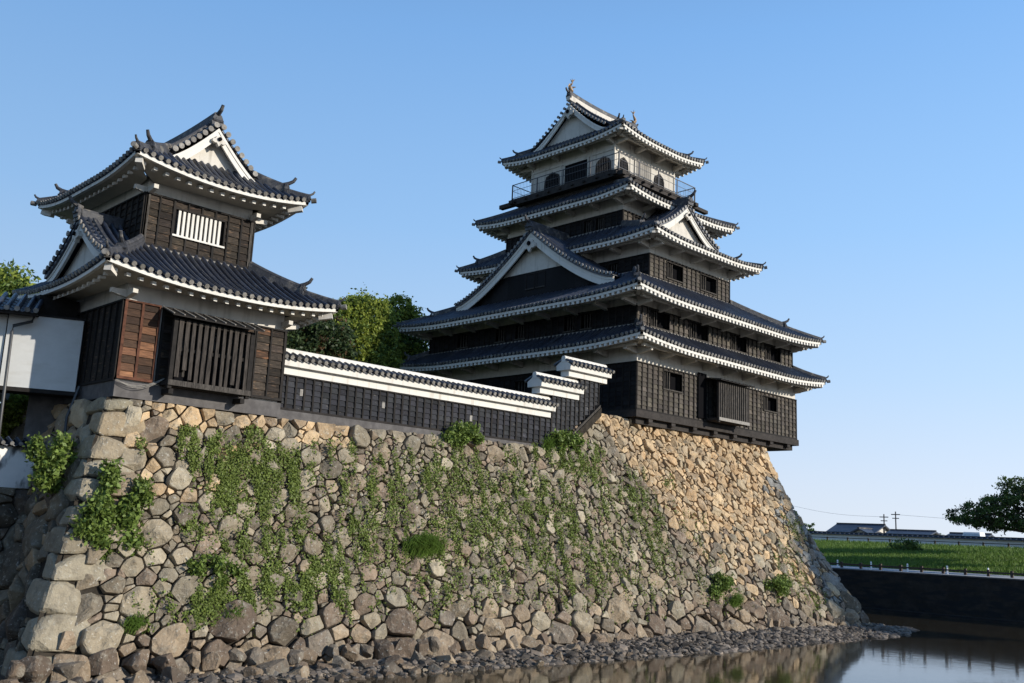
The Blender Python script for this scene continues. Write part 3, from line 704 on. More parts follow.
def eave_roof(parent, E, I, ze, zi, sides='SWNE', lift=.36, Q=4.5, sag=.35, style='keep', walltop=None, wall=None, tile=M['tile'], name='roof', vfoot=None, gx=None, half=None, zr=None, swap=False, lin=0.0, ridge2=True, sp=SP, orn=1.0):
    """skirt roof (I given) or hip-and-gable roof (gx, half, zr given, ridge along X; swap=True turns it to run along Y)."""
    T = (lambda p: Vector((p[1], p[0], p[2]))) if swap else (lambda p: Vector(p))
    R_ = Roof(parent, tile, M['tile_end'] if style == 'turret' else M['tile_end_dark'], .078 if style == 'turret' else .085, name)
    x0, x1, y0, y1 = E
    if I: 
        ix0, ix1, iy0, iy1 = I; Dw, De, Ds, Dn = ix0-x0, x1-ix1, iy0-y0, y1-iy1; H = zi-ze; uf = 1.0
    else:
        Dw = De = gx; Ds = Dn = half; H = zr-ze; uf = vfoot/half
    prof = lambda u: (1-sag)*u+sag*u*u
    def z_at(u, q, L):   # u in 0..1 of full rise; q distance from the hip along the eave
        lf = lift*max(0, 1-q/Q)**2.0*max(0, 1-u/uf)
        return ze+H*prof(u)+lf
    spec = {'S': ((x0,y0),(1,0),(0,1),x1-x0,Ds,Dw,De), 'N': ((x1,y1),(-1,0),(0,-1),x1-x0,Dn,De,Dw),
            'W': ((x0,y1),(0,-1),(1,0),y1-y0,Dw,Dn,Ds), 'E': ((x1,y0),(0,1),(-1,0),y1-y0,De,Ds,Dn)}
    hipx = (ix0-x0) if I else gx; 
    for sd_ in sides:
        o, a, b_, L, D, Da, Db = spec[sd_]
        main = (not I) and sd_ in 'SN'
        if I: umax = lambda d, D=D: d/D
        elif main: umax = lambda d, D=D: d/D
        else: umax = lambda d, D=D: d/D*uf
        if I or not main:
            ea, eb = (Da, Db) if I else (vfoot, vfoot)     # width along the eave consumed by the hips
            def dmax(s, L=L, D=D, ea=ea, eb=eb): return max(0, min(D, D*s/ea, D*(L-s)/eb))
        else:
            def dmax(s, L=L, D=D): 
                q = min(s, L-s); return D if q >= gx-.35 else vfoot*q/gx
        def P(s, d, o=o, a=a, b_=b_, L=L, D=D, Da=Da, Db=Db, um=umax, main=main):
            u = max(0, um(d)); 
            if I: ha, hb = u*Da, u*Db
            elif main: ha = hb = min(1, u/uf)*gx
            else: ha = hb = (u/uf)*vfoot
            q = max(0, min(s-ha, L-s-hb)); z = z_at(u, q, L)-(0 if d >= 0 else -d*(-.2))
            if d < 0: z = z_at(0, q, L)+d*.35
            return T((o[0]+a[0]*s+b_[0]*d, o[1]+a[1]*s+b_[1]*d, z))
        R_.patch(P, L, dmax, sp=sp)
        # eave board, rafters, soffit
        nseg = max(8, int(L/.6)); wz = walltop
        for i in range(nseg):
            s0, s1 = L*i/nseg, L*(i+1)/nseg; p0, p1 = P(s0, 0), P(s1, 0); inn = T((b_[0], b_[1], 0)); dn = lambda k: Vector((0,0,-k))
            if style == 'keep':
                R_.f.hexa([p0+dn(.19), p1+dn(.19), p1+dn(.19)+inn*.12, p0+dn(.19)+inn*.12, p0+dn(.05), p1+dn(.05), p1+dn(.05)+inn*.12, p0+dn(.05)+inn*.12])
            else:
                R_.f.hexa([p0+dn(.165), p1+dn(.165), p1+dn(.165)+inn*.12, p0+dn(.165)+inn*.12, p0+dn(.04), p1+dn(.04), p1+dn(.04)+inn*.12, p0+dn(.04)+inn*.12])
        # soffit: slopes gently up from the eave to the wall
        wx0, wx1, wy0, wy1 = wall
        oh = {'S': wy0-y0, 'N': y1-wy1, 'W': wx0-x0, 'E': x1-wx1}
        ow = oh[sd_]; nxt = {'S': ('W','E'), 'N': ('E','W'), 'W': ('N','S'), 'E': ('S','N')}[sd_]; oa, ob = oh[nxt[0]], oh[nxt[1]]
        def Pw(s, t): # t 0 eave .. 1 wall, under surface
            p = P(s, 0); inn = T((b_[0], b_[1], 0)); return p+inn*(ow*t)+Vector((0,0, (wz-p.z)*t))
        off = .28 if style == 'keep' else .22
        for i in range(nseg):
            s0, s1 = L*i/nseg, L*(i+1)/nseg
            c0, c1 = min(max(s0, 0), L), min(s1, L)
            t0 = min(1, s0/max(oa,.01), (L-s0)/max(ob,.01)); t1 = min(1, s1/max(oa,.01), (L-s1)/max(ob,.01))
            t0 = max(.0, t0); t1 = max(.0, t1)
            A, B_ = P(s0, .1)+Vector((0,0,-.06)), P(s1, .1)+Vector((0,0,-.06))
            def low(s, t):
                p = P(s, 0); inn = T((b_[0], b_[1], 0)); z0_ = p.z-.10; return Vector((p.x, p.y, 0))+inn*(ow*t)+Vector((0,0, z0_+(wz-z0_)*t))
            R_.sof.quad(low(s0, .03), low(s1, .03), low(s1, max(.03, t1)), low(s0, max(.03, t0)))
        rs = .35 if style == 'keep' else .42; rw_ = .17 if style == 'keep' else .13; rh = .15 if style == 'keep' else .12
        nr = int(L/rs)
        for i in range(1, nr):
            s = L*i/nr; t = min(1, s/max(oa,.01), (L-s)/max(ob,.01))
            if t < .12: continue
            inn = T((b_[0], b_[1], 0)); along = T((a[0], a[1], 0)); p = P(s, 0)
            st = .02 if style == 'keep' else .30
            zt0 = p.z-(.19 if style == 'keep' else .19); z_in = wz-.02
            A = Vector((p.x, p.y, zt0))+inn*st; tt_ = min(t, .42 if style == 'turret' else .6); f_in = ow*tt_; B_ = Vector((p.x, p.y, zt0+.0+(z_in+.10-zt0)*tt_))+inn*f_in
            (R_.piece('rafter') if style == 'turret' else R_.raf).hexa([A-along*rw_/2+Vector((0,0,-rh)), A+along*rw_/2+Vector((0,0,-rh)), B_+along*rw_/2+Vector((0,0,-rh*.6)), B_-along*rw_/2+Vector((0,0,-rh*.6)),
                         A-along*rw_/2, A+along*rw_/2, B_+along*rw_/2, B_-along*rw_/2])
        # brackets from the wall
        if ow > .7:
            nb = max(2, int((L-oa-ob)/2.0))
            for i in (range(nb+1) if style == 'keep' else (0, nb)):
                s = oa+(L-oa-ob)*i/nb; s = min(max(s, oa+.12), L-ob-.12); inn = T((b_[0], b_[1], 0)); along = T((a[0], a[1], 0)); p = P(s, 0)
                wp = Vector((p.x, p.y, 0))+inn*(ow+.05); zz = wz-.22
                bw, bl = (.11, .62) if style == 'keep' else (.085, .42)
                R_.piece('eave_bracket').hexa([wp-along*bw+Vector((0,0,zz-bw*3)), wp+along*bw+Vector((0,0,zz-bw*3)), wp-inn*(ow*bl)+along*bw+Vector((0,0,zz-bw*1.8)), wp-inn*(ow*bl)-along*bw+Vector((0,0,zz-bw*1.8)),
                            wp-along*bw+Vector((0,0,zz)), wp+along*bw+Vector((0,0,zz)), wp-inn*(ow*bl)+along*bw+Vector((0,0,zz)), wp-inn*(ow*bl)-along*bw+Vector((0,0,zz))])
            for tt in ((.40,) if style == 'keep' else ()):
                p0, p1 = P(oa*(1-tt), 0), P(L-ob*(1-tt), 0); inn = T((b_[0], b_[1], 0)); zz = wz-.16
                R_.piece('eave_purlin').beam(Vector((p0.x, p0.y, zz-.06))+inn*ow*(1-.55), Vector((p1.x, p1.y, zz-.06))+inn*ow*(1-.55), .16, .16)
    # hips
    corners = {'SW': ((x0,y0),(x0+(Dw),y0+(Ds if I else vfoot))), 'SE': ((x1,y0),(x1-De,y0+(Ds if I else vfoot))),
               'NW': ((x0,y1),(x0+Dw,y1-(Dn if I else vfoot))), 'NE': ((x1,y1),(x1-De,y1-(Dn if I else vfoot)))}
    for k, (c, d) in corners.items():
        if not (k[0] in sides and k[1] in sides): continue
        pts = []
        for j in range(13):
            t = j/12; u = t*uf; z = ze+H*prof(u)+lift*(1-t); pts.append(T((c[0]+(d[0]-c[0])*t, c[1]+(d[1]-c[1])*t, z+.05)))
        out = pts[0]-pts[1]; out.z = 0; out.normalize(); Lh = (pts[-1]-pts[0]).length
        if ridge2 and Lh > 2.2:
            kk = 5; ridge_line(R_.nh(), pts[:kk+1], .22, .20); ridge_line(R_.nh(), pts[kk:], .30, .34)
            horn(R_.no(), pts[kk]+out*.02+Vector((0,0,.06)), out, .95*orn)
        else: ridge_line(R_.nh(), pts, .24, .24)
        tip = pts[0]+out*.08
        horn(R_.no(), tip-out*.10, out, .58*orn)
        R_.e.disc(tip+out*.12+Vector((0,0,-.02)), out+Vector((0,0,.15)), .10, .2, 10)
        # white corner rafter under the tip
        q0 = pts[0]; wc = T(((wall[0] if k[1] == 'W' else wall[1]), (wall[2] if k[0] == 'S' else wall[3]), walltop-.05))
        sz = .24 if style == 'turret' else .20
        a_b = q0-out*.22+Vector((0,0,-.36)); R_.piece('corner_rafter').beam(a_b, a_b.lerp(wc+Vector((0,0,-.10)), .5 if style == 'keep' else .30), sz, sz*1.0)
    if I:   # plaster strip where the skirt meets the wall above
        t = .07; b2 = R_.strip; zz = zi
        for (sd_, pa, pb) in (('S', (ix0-t,iy0-t), (ix1+t,iy0)), ('N', (ix0-t,iy1), (ix1+t,iy1+t)), ('W', (ix0-t,iy0), (ix0,iy1)), ('E', (ix1,iy0), (ix1+t,iy1))):
            if sd_ in sides: 
                A = T((*pa, 0)); B_ = T((*pb, 0)); b2.box(min(A.x,B_.x), max(A.x,B_.x), min(A.y,B_.y), max(A.y,B_.y), zz-.10, zz+.14)
    return R_, (ze, H, prof, T)

def verge_gable(R_, T, plane, yc, half, zapex, zend, depth_to, out=-1, rw=.30, thick=.10, wall_in=.5, cpow=1.5, board=True, boardw=.42, wallm=None, gapz=None, pend=1.0, parent=None, lowz=None, lower_dark=None, curl=.0, style='keep', zbase=None):
    """white bargeboards, gable wall and pendant on a gable in the plane x=plane (in T space), facing out (-1 or +1 along x)"""
    N = 14; o = R_.obj; W = MB()
    def zc(u): return zapex-(zapex-zend)*(1-(1-u)**cpow)
    for sgn in (-1, 1):
        pts = [(yc+sgn*half*i/N, zc(i/N)) for i in range(N+1)]
        for i in range(N):
            (ya, za), (yb, zb) = pts[i], pts[i+1]
            for (w0, w1, t0, t1) in ((0, boardw*.35, .0, thick+.05), (boardw*.35, boardw, .03, thick+.02)):
                def pt(y, z, w, dx, i_): 
                    return T((plane-out*(-dx), y, z-w))
                fa = 1.0; k0 = 1.0
                q = []
                for w_, xx in ((w1, t0), (w1, t1), (w0, t0), (w0, t1)): pass
                A = [T((plane-out*t0, ya, za-w1)), T((plane-out*t0, yb, zb-w1)), T((plane-out*t1, yb, zb-w1)), T((plane-out*t1, ya, za-w1)),
                     T((plane-out*t0, ya, za-w0)), T((plane-out*t0, yb, zb-w0)), T((plane-out*t1, yb, zb-w0)), T((plane-out*t1, ya, za-w0))]
                W.hexa(A)
    W.build('bargeboard', M['plaster_clean'], o)
    G = MB(); gx_ = plane-out*wall_in; zb_ = (zbase if zbase is not None else zend-.6)
    top = [(yc+sg*half*i/N, zc(i/N)-boardw*.5) for sg, rr in ((-1, range(N, -1, -1)), (1, range(1, N+1))) for i in rr]
    for (ya, za), (yb, zb) in zip(top[:-1], top[1:]):
        l0 = lower_dark if lower_dark else zb_
        if za > l0-.02 or zb > l0-.02:
            G.hexa([T((gx_, ya, min(l0, za-.01))), T((gx_, yb, min(l0, zb-.01))), T((gx_-out*.1, yb, min(l0, zb-.01))), T((gx_-out*.1, ya, min(l0, za-.01))),
                    T((gx_, ya, za)), T((gx_, yb, zb)), T((gx_-out*.1, yb, zb)), T((gx_-out*.1, ya, za))])
    G.build('gable_wall', M['plaster'], o)
    if lower_dark:
        D = MB(); 
        for (ya, za), (yb, zb) in zip(top[:-1], top[1:]):
            ta, tb = min(lower_dark-.01, za), min(lower_dark-.01, zb)
            if ta > zb_ or tb > zb_:
                D.hexa([T((gx_-out*.02, ya, zb_-.3)), T((gx_-out*.02, yb, zb_-.3)), T((gx_-out*.12, yb, zb_-.3)), T((gx_-out*.12, ya, zb_-.3)),
                        T((gx_-out*.02, ya, ta)), T((gx_-out*.02, yb, tb)), T((gx_-out*.12, yb, tb)), T((gx_-out*.12, ya, ta))])
        D.build('gable_boarding', M['board_shade'], o, col=True)
    # pendant (gegyo) and struts
    G = MB(); za = zapex-boardw*.9; s = pend
    prof = [(0,.05), (.16,.0), (.2,-.12), (.34,-.16), (.36,-.3), (.22,-.36), (.12,-.34), (0,-.52), (-.12,-.34), (-.22,-.36), (-.36,-.3), (-.34,-.16), (-.2,-.12), (-.16,.0)]
    pl = [T((plane+out*.12, yc+a*s, za+b_*s)) for a, b_ in prof]; d = T((-out*.16, 0, 0))
    G.prism(pl, d); c = T((plane+out*.12, yc, za-.14*s)); G.disc(c, T((1,0,0)), .07*s, .1, 10)
    G.build('gable_pendant', M['plaster'], o)
    G = MB(); c = T((plane+out*.17, yc, za-.14*s)); G.disc(c, T((1,0,0)), .10*s, .06, 8); G.build('pendant_boss', M['dark'], o)
def gable_roof(R_, T, plane, yc, half, zapex, zend, back, out=-1, cpow=1.5, lift=.14, ridge_w=.36, ridge_h=.5, endclip=None, overh=.08, ornament=1.1, zback=None):
    """tiled slopes of a gable whose ridge runs back along x from plane to back (in T space)"""
    sx = plane+out*overh; L = abs(back-sx); dirx = -out
    def zc(u): return zapex-(zapex-zend)*(1-(1-u)**cpow)
    for sgn in (-1, 1):
        def P(s, d, sgn=sgn):  # s along the ridge from the verge, d from lower end upward
            u = 1-d/half; u = min(max(u, 0), 1.03)
            return T((sx+dirx*s, yc+sgn*half*u, zc(min(u,1))+lift-(0 if u <= 1 else (u-1)*.5)))
        R_.patch(P, L, lambda s: half, disc=False)
        # verge tile row along the gable edge: tiles run across, ends face out
        n = int(half*1.15/.30)
        for i in range(n+1):
            u = (i+.5)/n
            if u > .99: continue
            p = T((sx, yc+sgn*half*u, zc(u)+lift+.07)); ax = T((1,0,0))
            R_.t.tube([p+ax*(out*.05), p+ax*(-out*.42)], .085, 8); R_.e.disc(p+ax*(out*.07), ax, .10, .05, 10)
        rp = [T((sx-out*.5, yc+sgn*half*u, zc(u)+lift+.12)) for u in np.linspace(.04, .98, 10)]
        R_.nh().tube(rp, .09, 7)
        # under-edge of the slab so the roof has thickness
        for i in range(12):
            u0, u1 = i/12, (i+1)/12
            A = [T((sx, yc+sgn*half*u, zc(u)+k)) for u, k in ((u0, .0), (u1, .0), (u1, lift+.02), (u0, lift+.02))]; dd = T((dirx*L, 0, 0))
            R_.t.add(A+[A[0]+dd, A[1]+dd], [(0,1,2,3), (0,1,5,4)])
    n = 8; zz = zapex+lift; zb2 = zback if zback is not None else zz
    pts = [T((sx+dirx*(.05+(L-.05)*i/n), yc, zz+(zb2-zz)*i/n+.03)) for i in range(n+1)]
    ridge_line(R_.nh(), pts, ridge_w, ridge_h)
    if ornament: horn(R_.no(), pts[0]+T((out*.06, 0, 0))+Vector((0,0,.05)), T((out,0,0)), ornament)
    return pts

# ================================================================== CASTLE KEEP
keep = thing('castle_keep', (48.7, 40.5, 6.7), 'five storey castle keep with black boarded walls, white plaster bands and curved grey tiled roofs', 'castle')
ident_wall = lambda x0, x1, y0, y1, z0, z1, nm='storey_wall', m=None: (lambda b: (b.box(x0, x1, y0, y1, z0, z1), b.build(nm, m or M['plaster'], keep))[1])(MB())
X = Vector((1,0,0)); Y = Vector((0,1,0)); Z = Vector((0,0,1))
def boxed_storey(x0, x1, y0, y1, zb, zk, zw, holesS=(), holesW=(), sp=.48, nm='storey_wall', bars=3):
    """storey: plaster box to zw, boarded from zb to zk on the two faces in view and plain boards behind"""
    ident_wall(x0+.06, x1-.06, y0+.06, y1-.06, zk-.04, zw, nm); ident_wall(x0+.42, x1-.42, y0+.42, y1-.42, zb-.3, zk-.05, 'inner_wall', M['dark'])
    back = MB(); 
    def face_boxes(a0, a1, holes, mk):
        cuts = sorted(set([a0, a1]+[v for h in holes for v in h[:2]]))
        for c0, c1 in zip(cuts[:-1], cuts[1:]):
            hs = [h for h in holes if h[0] < (c0+c1)/2 < h[1]]
            if not hs: mk(c0, c1, zb, zk-.02)
            for h in hs: mk(c0, c1, zb, h[2]); mk(c0, c1, h[3], zk-.02) if h[3] < zk-.03 else None
    face_boxes(x0+.1, x1-.1, holesS, lambda a, c, d, e: back.box(a, c, y0+.065, y0+.13, d, e)); face_boxes(y0+.14, y1-.1, holesW, lambda a, c, d, e: back.box(x0+.065, x0+.13, a, c, d, e))
    back.box(x1-.13, x1-.065, y0+.14, y1-.1, zb, zk-.02); bk = back.build('wall_backing', M['dark'], keep)
    def filler(o, a, n, L, holes):
        pass
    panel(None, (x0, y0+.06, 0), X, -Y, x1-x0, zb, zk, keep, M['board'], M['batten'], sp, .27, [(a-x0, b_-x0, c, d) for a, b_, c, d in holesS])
    panel(None, (x0+.06, y1, 0), -Y, -X, y1-y0, zb, zk, keep, M['board_shade'], M['batten'], sp, .27, [(y1-b_, y1-a, c, d) for a, b_, c, d in holesW])
    panel(None, (x1-.06, y0, 0), Y, X, y1-y0, zb, zk, keep, M['board'], M['batten'], 1.4, .5)
    for a, b_, c, d in holesS: window((x0, y0+.06, 0), X, -Y, a-x0, b_-x0, c, d, keep, bars, shutter=True)
    for a, b_, c, d in holesW: window((x0+.06, y1, 0), -Y, -X, y1-b_, y1-a, c, d, keep, bars, shutter=False)
# storey 1
x0, x1, y0, y1 = 40.44, 57.1, 31.98, 49.4
boxed_storey(x0, x1, y0, y1, 6.72, 9.31, 10.3, holesS=((42.8,44.5,8.15,9.12),(53.1,54.6,8.2,9.05)), holesW=((36.5,37.5,8.0,8.9),(40.2,41.2,8.0,8.9)))
b = MB(); b.box(40.36, 57.2, 31.9, 49.5, 6.32, 6.70); b.box(40.7, 56.9, 32.2, 49.2, 6.0, 6.31)
for i in range(8): xx = 41.5+i*2.05; b.box(xx, xx+.35, 31.95, 34, 6.12, 6.315)
b.build('base_beam', M['beam'], keep)
eb, _ = eave_roof(keep, (38.9, 58.15, 30.48, 50.95), (40.38, 56.75, 32.02, 49.4), 10.20, 11.22, lift=.33, Q=5.5, sag=.2, walltop=10.25, wall=(x0, x1, y0, y1)); eb.finish()
# storey 2
boxed_storey(40.38, 56.75, 32.02, 49.4, 11.28, 12.45, 12.95, holesS=((41.6,43.3,11.45,12.36),(45.3,47.1,11.45,12.36),(49.5,51.2,11.45,12.36),(53.4,55.2,11.45,12.36)),
             holesW=((35.2,36.0,11.5,12.36),(36.5,37.3,11.5,12.36),(40.5,41.3,11.5,12.36),(42.2,43.0,11.5,12.36),(45.6,46.6,11.5,12.36)))
eb, tf2 = eave_roof(keep, (38.6, 57.7, 30.48, 50.75), (42.9, 52.8, 34.23, 47.2), 12.80, 15.05, lift=.30, Q=5, sag=.22, walltop=12.9, wall=(40.38, 56.75, 32.02, 49.4))
Tn = lambda p: Vector(p)
gable_roof(eb, Tn, 41.1, 41.05, 6.75, 18.38, 14.45, 44.6, -1, cpow=1.42, ridge_h=.55, ridge_w=.4, ornament=1.25)
eb.finish(); verge_gable(eb, Tn, 41.1, 41.05, 6.7, 18.38, 14.5, None, -1, cpow=1.42, boardw=.58, wall_in=.5, pend=1.5, lower_dark=16.0, zbase=13.9)
g = MB(); g.box(42.8, 44.4, 34.3, 48.0, 14.5, 15.06); g.build('roof_deck', M['beam'], eb.obj)
window((41.66, 42.3, 0), -Y, -X, 0.55, 1.2, 14.95, 15.85, keep, 2, depth=.02); window((41.66, 42.3, 0), -Y, -X, 1.45, 2.1, 14.95, 15.85, keep, 2, depth=.02)
# storey 3
boxed_storey(44.28, 52.8, 34.23, 48.1, 15.05, 16.62, 17.5, holesS=((46.0,47.6,15.5,16.45),(49.5,51.2,15.5,16.45)), holesW=((36.6,37.4,15.5,16.4),))
eb, _ = eave_roof(keep, (42.85, 54.3, 32.73, 49.7), (44.5, 52.6, 36.5, 46.8), 17.42, 18.72, lift=.26, Q=4, sag=.2, walltop=17.45, wall=(44.28, 52.8, 34.23, 48.1))
Ts = lambda p: Vector((p[1], p[0], p[2]))
gable_roof(eb, Ts, 34.2, 48.0, 3.35, 20.45, 18.35, 37.4, -1, cpow=1.4, ridge_h=.5, ridge_w=.36, ornament=1.25)
eb.finish(); verge_gable(eb, Ts, 34.2, 48.0, 3.3, 20.45, 18.4, None, -1, cpow=1.4, boardw=.45, wall_in=.45, pend=.9, zbase=18.0)
# storey 4
boxed_storey(44.5, 52.6, 36.5, 46.8, 18.70, 19.85, 20.8, holesS=((45.6,46.6,18.9,19.7),), holesW=((38.0,38.7,18.9,19.7),(39.0,39.7,18.9,19.7)))
eb, _ = eave_roof(keep, (43.2, 54.6, 35.0, 48.55), (45.3, 51.66, 37.98, 45.3), 20.62, 22.05, lift=.30, Q=3.5, sag=.2, walltop=20.75, wall=(44.5, 52.6, 36.5, 46.8), ridge2=False); eb.finish()
# storey 5, white
sw = ident_wall(45.3, 51.66, 37.98, 45.3, 22.0, 25.5)
dk = MB(); dk.box(44.5, 52.8, 36.95, 46.55, 22.5, 22.66); dk.box(44.5, 44.85, 36.6, 47.7, 22.22, 22.495); dk.box(44.3, 54.3, 36.98, 37.3, 22.26, 22.49); dk.box(52.3, 52.62, 36.6, 48.0, 22.27, 22.492); dk.box(44.2, 53.4, 46.1, 46.45, 22.25, 22.488)
dk.box(45.0, 52.0, 37.5, 45.8, 21.75, 22.27)
for i in range(9): yy = 37.6+i*1.05; dk.box(44.35, 45.4, yy, yy+.14, 22.36, 22.485)
for i in range(9): xx = 45+i*.95; dk.box(xx, xx+.14, 36.75, 38.0, 22.36, 22.484)
deck = dk.build('balcony', M['beam'], keep)
rl = MB(); zt = 23.72
cs = [(44.56,36.98),(52.72,36.98),(52.72,46.49),(44.56,46.49)]
for i in range(4):
    (ax, ay), (bx, by) = cs[i], cs[(i+1) % 4]
    rl.beam((ax,ay,zt), (bx,by,zt), .045, .045); rl.beam((ax,ay,zt-.42), (bx,by,zt-.42), .022, .022); rl.beam((ax,ay,22.75), (bx,by,22.75), .03, .03)
    n = 4
    for k in range(n): t = k/n; px_, py_ = ax+(bx-ax)*t, ay+(by-ay)*t; rl.box(px_-.03, px_+.03, py_-.03, py_+.03, 22.66, zt+.02)
rail = rl.build('railing', M['mesh_rail'], deck)
nt_ = MB()
for i in range(4):
    (ax, ay), (bx, by) = cs[i], cs[(i+1) % 4]; L = math.hypot(bx-ax, by-ay); n = int(L/.14)
    for k in range(n): t = (k+.5)/n; px_, py_ = ax+(bx-ax)*t, ay+(by-ay)*t; nt_.box(px_-.005, px_+.005, py_-.005, py_+.005, 22.7, zt-.02)
nt_.build('rail_bar', M['mesh_rail'], deck)
def bell_window(o, a, n, s, z0, wd, h):
    """flower-head (katomado) window: cusped top, white surround, dark grille"""
    o = Vector(o); a = Vector(a); n = Vector(n); w2_ = wd/2
    out = [(-w2_*1.08, 0), (-w2_, h*.62), (-w2_*.8, h*.84), (-w2_*.42, h*.92), (-w2_*.2, h*.985), (0, h*1.03)]
    poly = out+[(-x, y) for x, y in out[-2::-1]]
    P3 = lambda k, e: [o+a*(s+x*k)+Z*(z0+y*k)+n*e for x, y in poly]
    fr = MB(); p1, p2 = P3(1.0, .03), P3(1.0, .10); q1, q2 = P3(.86, .03), P3(.86, .10)
    q1 = [v+Z*h*.05 for v in q1]; q2 = [v+Z*h*.05 for v in q2]; k = len(poly)
    for i in range(k):
        j = (i+1) % k; fr.add([p2[i], p2[j], q2[j], q2[i]], [(0,1,2,3)]); fr.add([p1[i], p1[j], p2[j], p2[i]], [(0,1,2,3)]); fr.add([q1[i], q1[j], q2[j], q2[i]], [(0,1,2,3)])
    f = fr.build('window', M['beam'], keep)
    g = MB(); g.prism([v+Z*h*.05 for v in P3(.88, .02)], n*.02); g.build('pane', M['dark'], f)
    g = MB()
    for i in range(4): x = (-.5+(i+1)/5)*wd*.86; g.obox(o+a*(s+x-.015)+Z*(z0+.08)+n*.045, a*.03, n*.03, Z*h*.82)
    for i in range(4): g.obox(o+a*(s-w2_*.82)+Z*(z0+.15+h*.18*i)+n*.05, a*w2_*1.64, n*.02, Z*.03)
    g.build('window_bar', M['batten'], f)
    g = MB(); g.obox(o+a*(s-w2_*1.5)+Z*(z0-.1)+n*.0, a*w2_*3, n*.06, Z*.06); g.build('sill', M['plaster'], f)
oS = Vector((45.3, 37.98, 0)); oW = Vector((45.3, 45.3, 0))
bell_window(oS, X, -Y, .85, 22.9, .95, 1.2); bell_window(oS, X, -Y, 4.65, 22.9, 1.0, 1.2)
bell_window(oW, -Y, -X, 1.95, 22.85, 1.35, 1.25); bell_window(oW, -Y, -X, 6.45, 22.85, 1.25, 1.25)
def boards_door(o, a, n, s0, s1, z0, z1, m, fm):
    g = MB(); k = 7; o = Vector(o); a = Vector(a); n = Vector(n)
    for i in range(k): g.obox(o+a*(s0+(s1-s0)*i/k+.01)+Z*z0+n*.02, a*((s1-s0)/k-.02), n*.05, Z*(z1-z0))
    d = g.build('door', m, keep); f = MB()
    for (c0, c1, d0, d1) in ((s0-.1, s0, z0, z1+.1), (s1, s1+.1, z0, z1+.1), (s0, s1, z1, z1+.1)): f.obox(o+a*c0+Z*d0, a*(c1-c0), n*.1, Z*(d1-d0))
    f.build('door_frame', fm, d)
boards_door(oS, X, -Y, 2.1, 3.7, 22.7, 24.25, M['grey_wood'], M['plaster'])
boards_door(oW, -Y, -X, 3.1, 5.1, 22.7, 24.3, M['dark'], M['plaster'])
pl = MB()   # plaster corner posts and rails, slightly proud
for (px_, py_) in ((45.3,37.98),(51.66,37.98),(45.3,45.3),(51.66,45.3)): pl.box(px_-.06, px_+.06, py_-.06, py_+.06, 22.66, 25.3)
for xx in (46.9, 49.2): pl.box(xx-.05, xx+.05, 37.93, 37.97, 22.66, 25.2)
for yy in (39.9, 42.6): pl.box(45.25, 45.29, yy-.05, yy+.05, 22.66, 25.2)
pl.box(45.36, 51.6, 37.925, 37.975, 24.42, 24.55); pl.build('plaster_trim', M['plaster'], sw); pl = MB(); pl.box(45.245, 45.295, 38.04, 45.24, 24.42, 24.55)
pl.build('plaster_trim', M['plaster'], sw)
# top roof: hip and gable, ridge along X
E5 = (44.25, 53.1, 36.5, 47.35); yc5 = 41.92
eb, _ = eave_roof(keep, E5, None, 25.18, None, lift=.36, Q=3.6, sag=.42, walltop=25.3, wall=(45.3, 51.66, 37.98, 45.3), vfoot=2.2, gx=1.45, half=5.475, zr=28.75, ridge2=True, orn=.9)
pts = [Vector((45.0+7.3*i/10, yc5, 28.78+.22*(abs(i-5)/5)**2)) for i in range(11)]
# white plastered ridge sides with dark cap
ridge_line(eb.piece('ridge_plaster'), pts, .34, .42); ridge_line(eb.nh(), [p+Z*.40 for p in pts], .30, .16)
for e_, dx in ((pts[0], -X), (pts[-1], X)): horn(eb.no(), e_-dx*.12+Z*.12, dx, .95)
E_x = {-1: 45.15, 1: 52.15}
for out in (-1, 1):
    for sgn in (-1, 1):
        prof = lambda v: (lambda u: (1-.42)*u+.42*u*u)(v/5.475)*(28.75-25.18)+25.18
        for i in range(12):
            v = 2.2+(5.475-2.2)*(i+.4)/12; yy = (36.45+v) if sgn < 0 else (47.4-v); p = Vector((E_x[out]-out*.0, yy, prof(v)+.08))
            eb.t.tube([p+X*out*.02, p-X*out*.45], .085, 8); eb.e.disc(p+X*out*.04, X, .10, .05, 10)
        rp = [Vector((E_x[out]-out*.5, (36.45+v) if sgn < 0 else (47.4-v), prof(v)+.14)) for v in np.linspace(2.3, 5.3, 8)]; ridge_line(eb.nh(), rp, .2, .16)
eb.finish()
for out in (-1, 1):
    verge_gable(eb, Tn, E_x[out]+(-.02 if out < 0 else .02), yc5, 3.3, 28.62, 26.05, None, out, cpow=1.3, boardw=.42, wall_in=.42, pend=1.35, zbase=25.8)
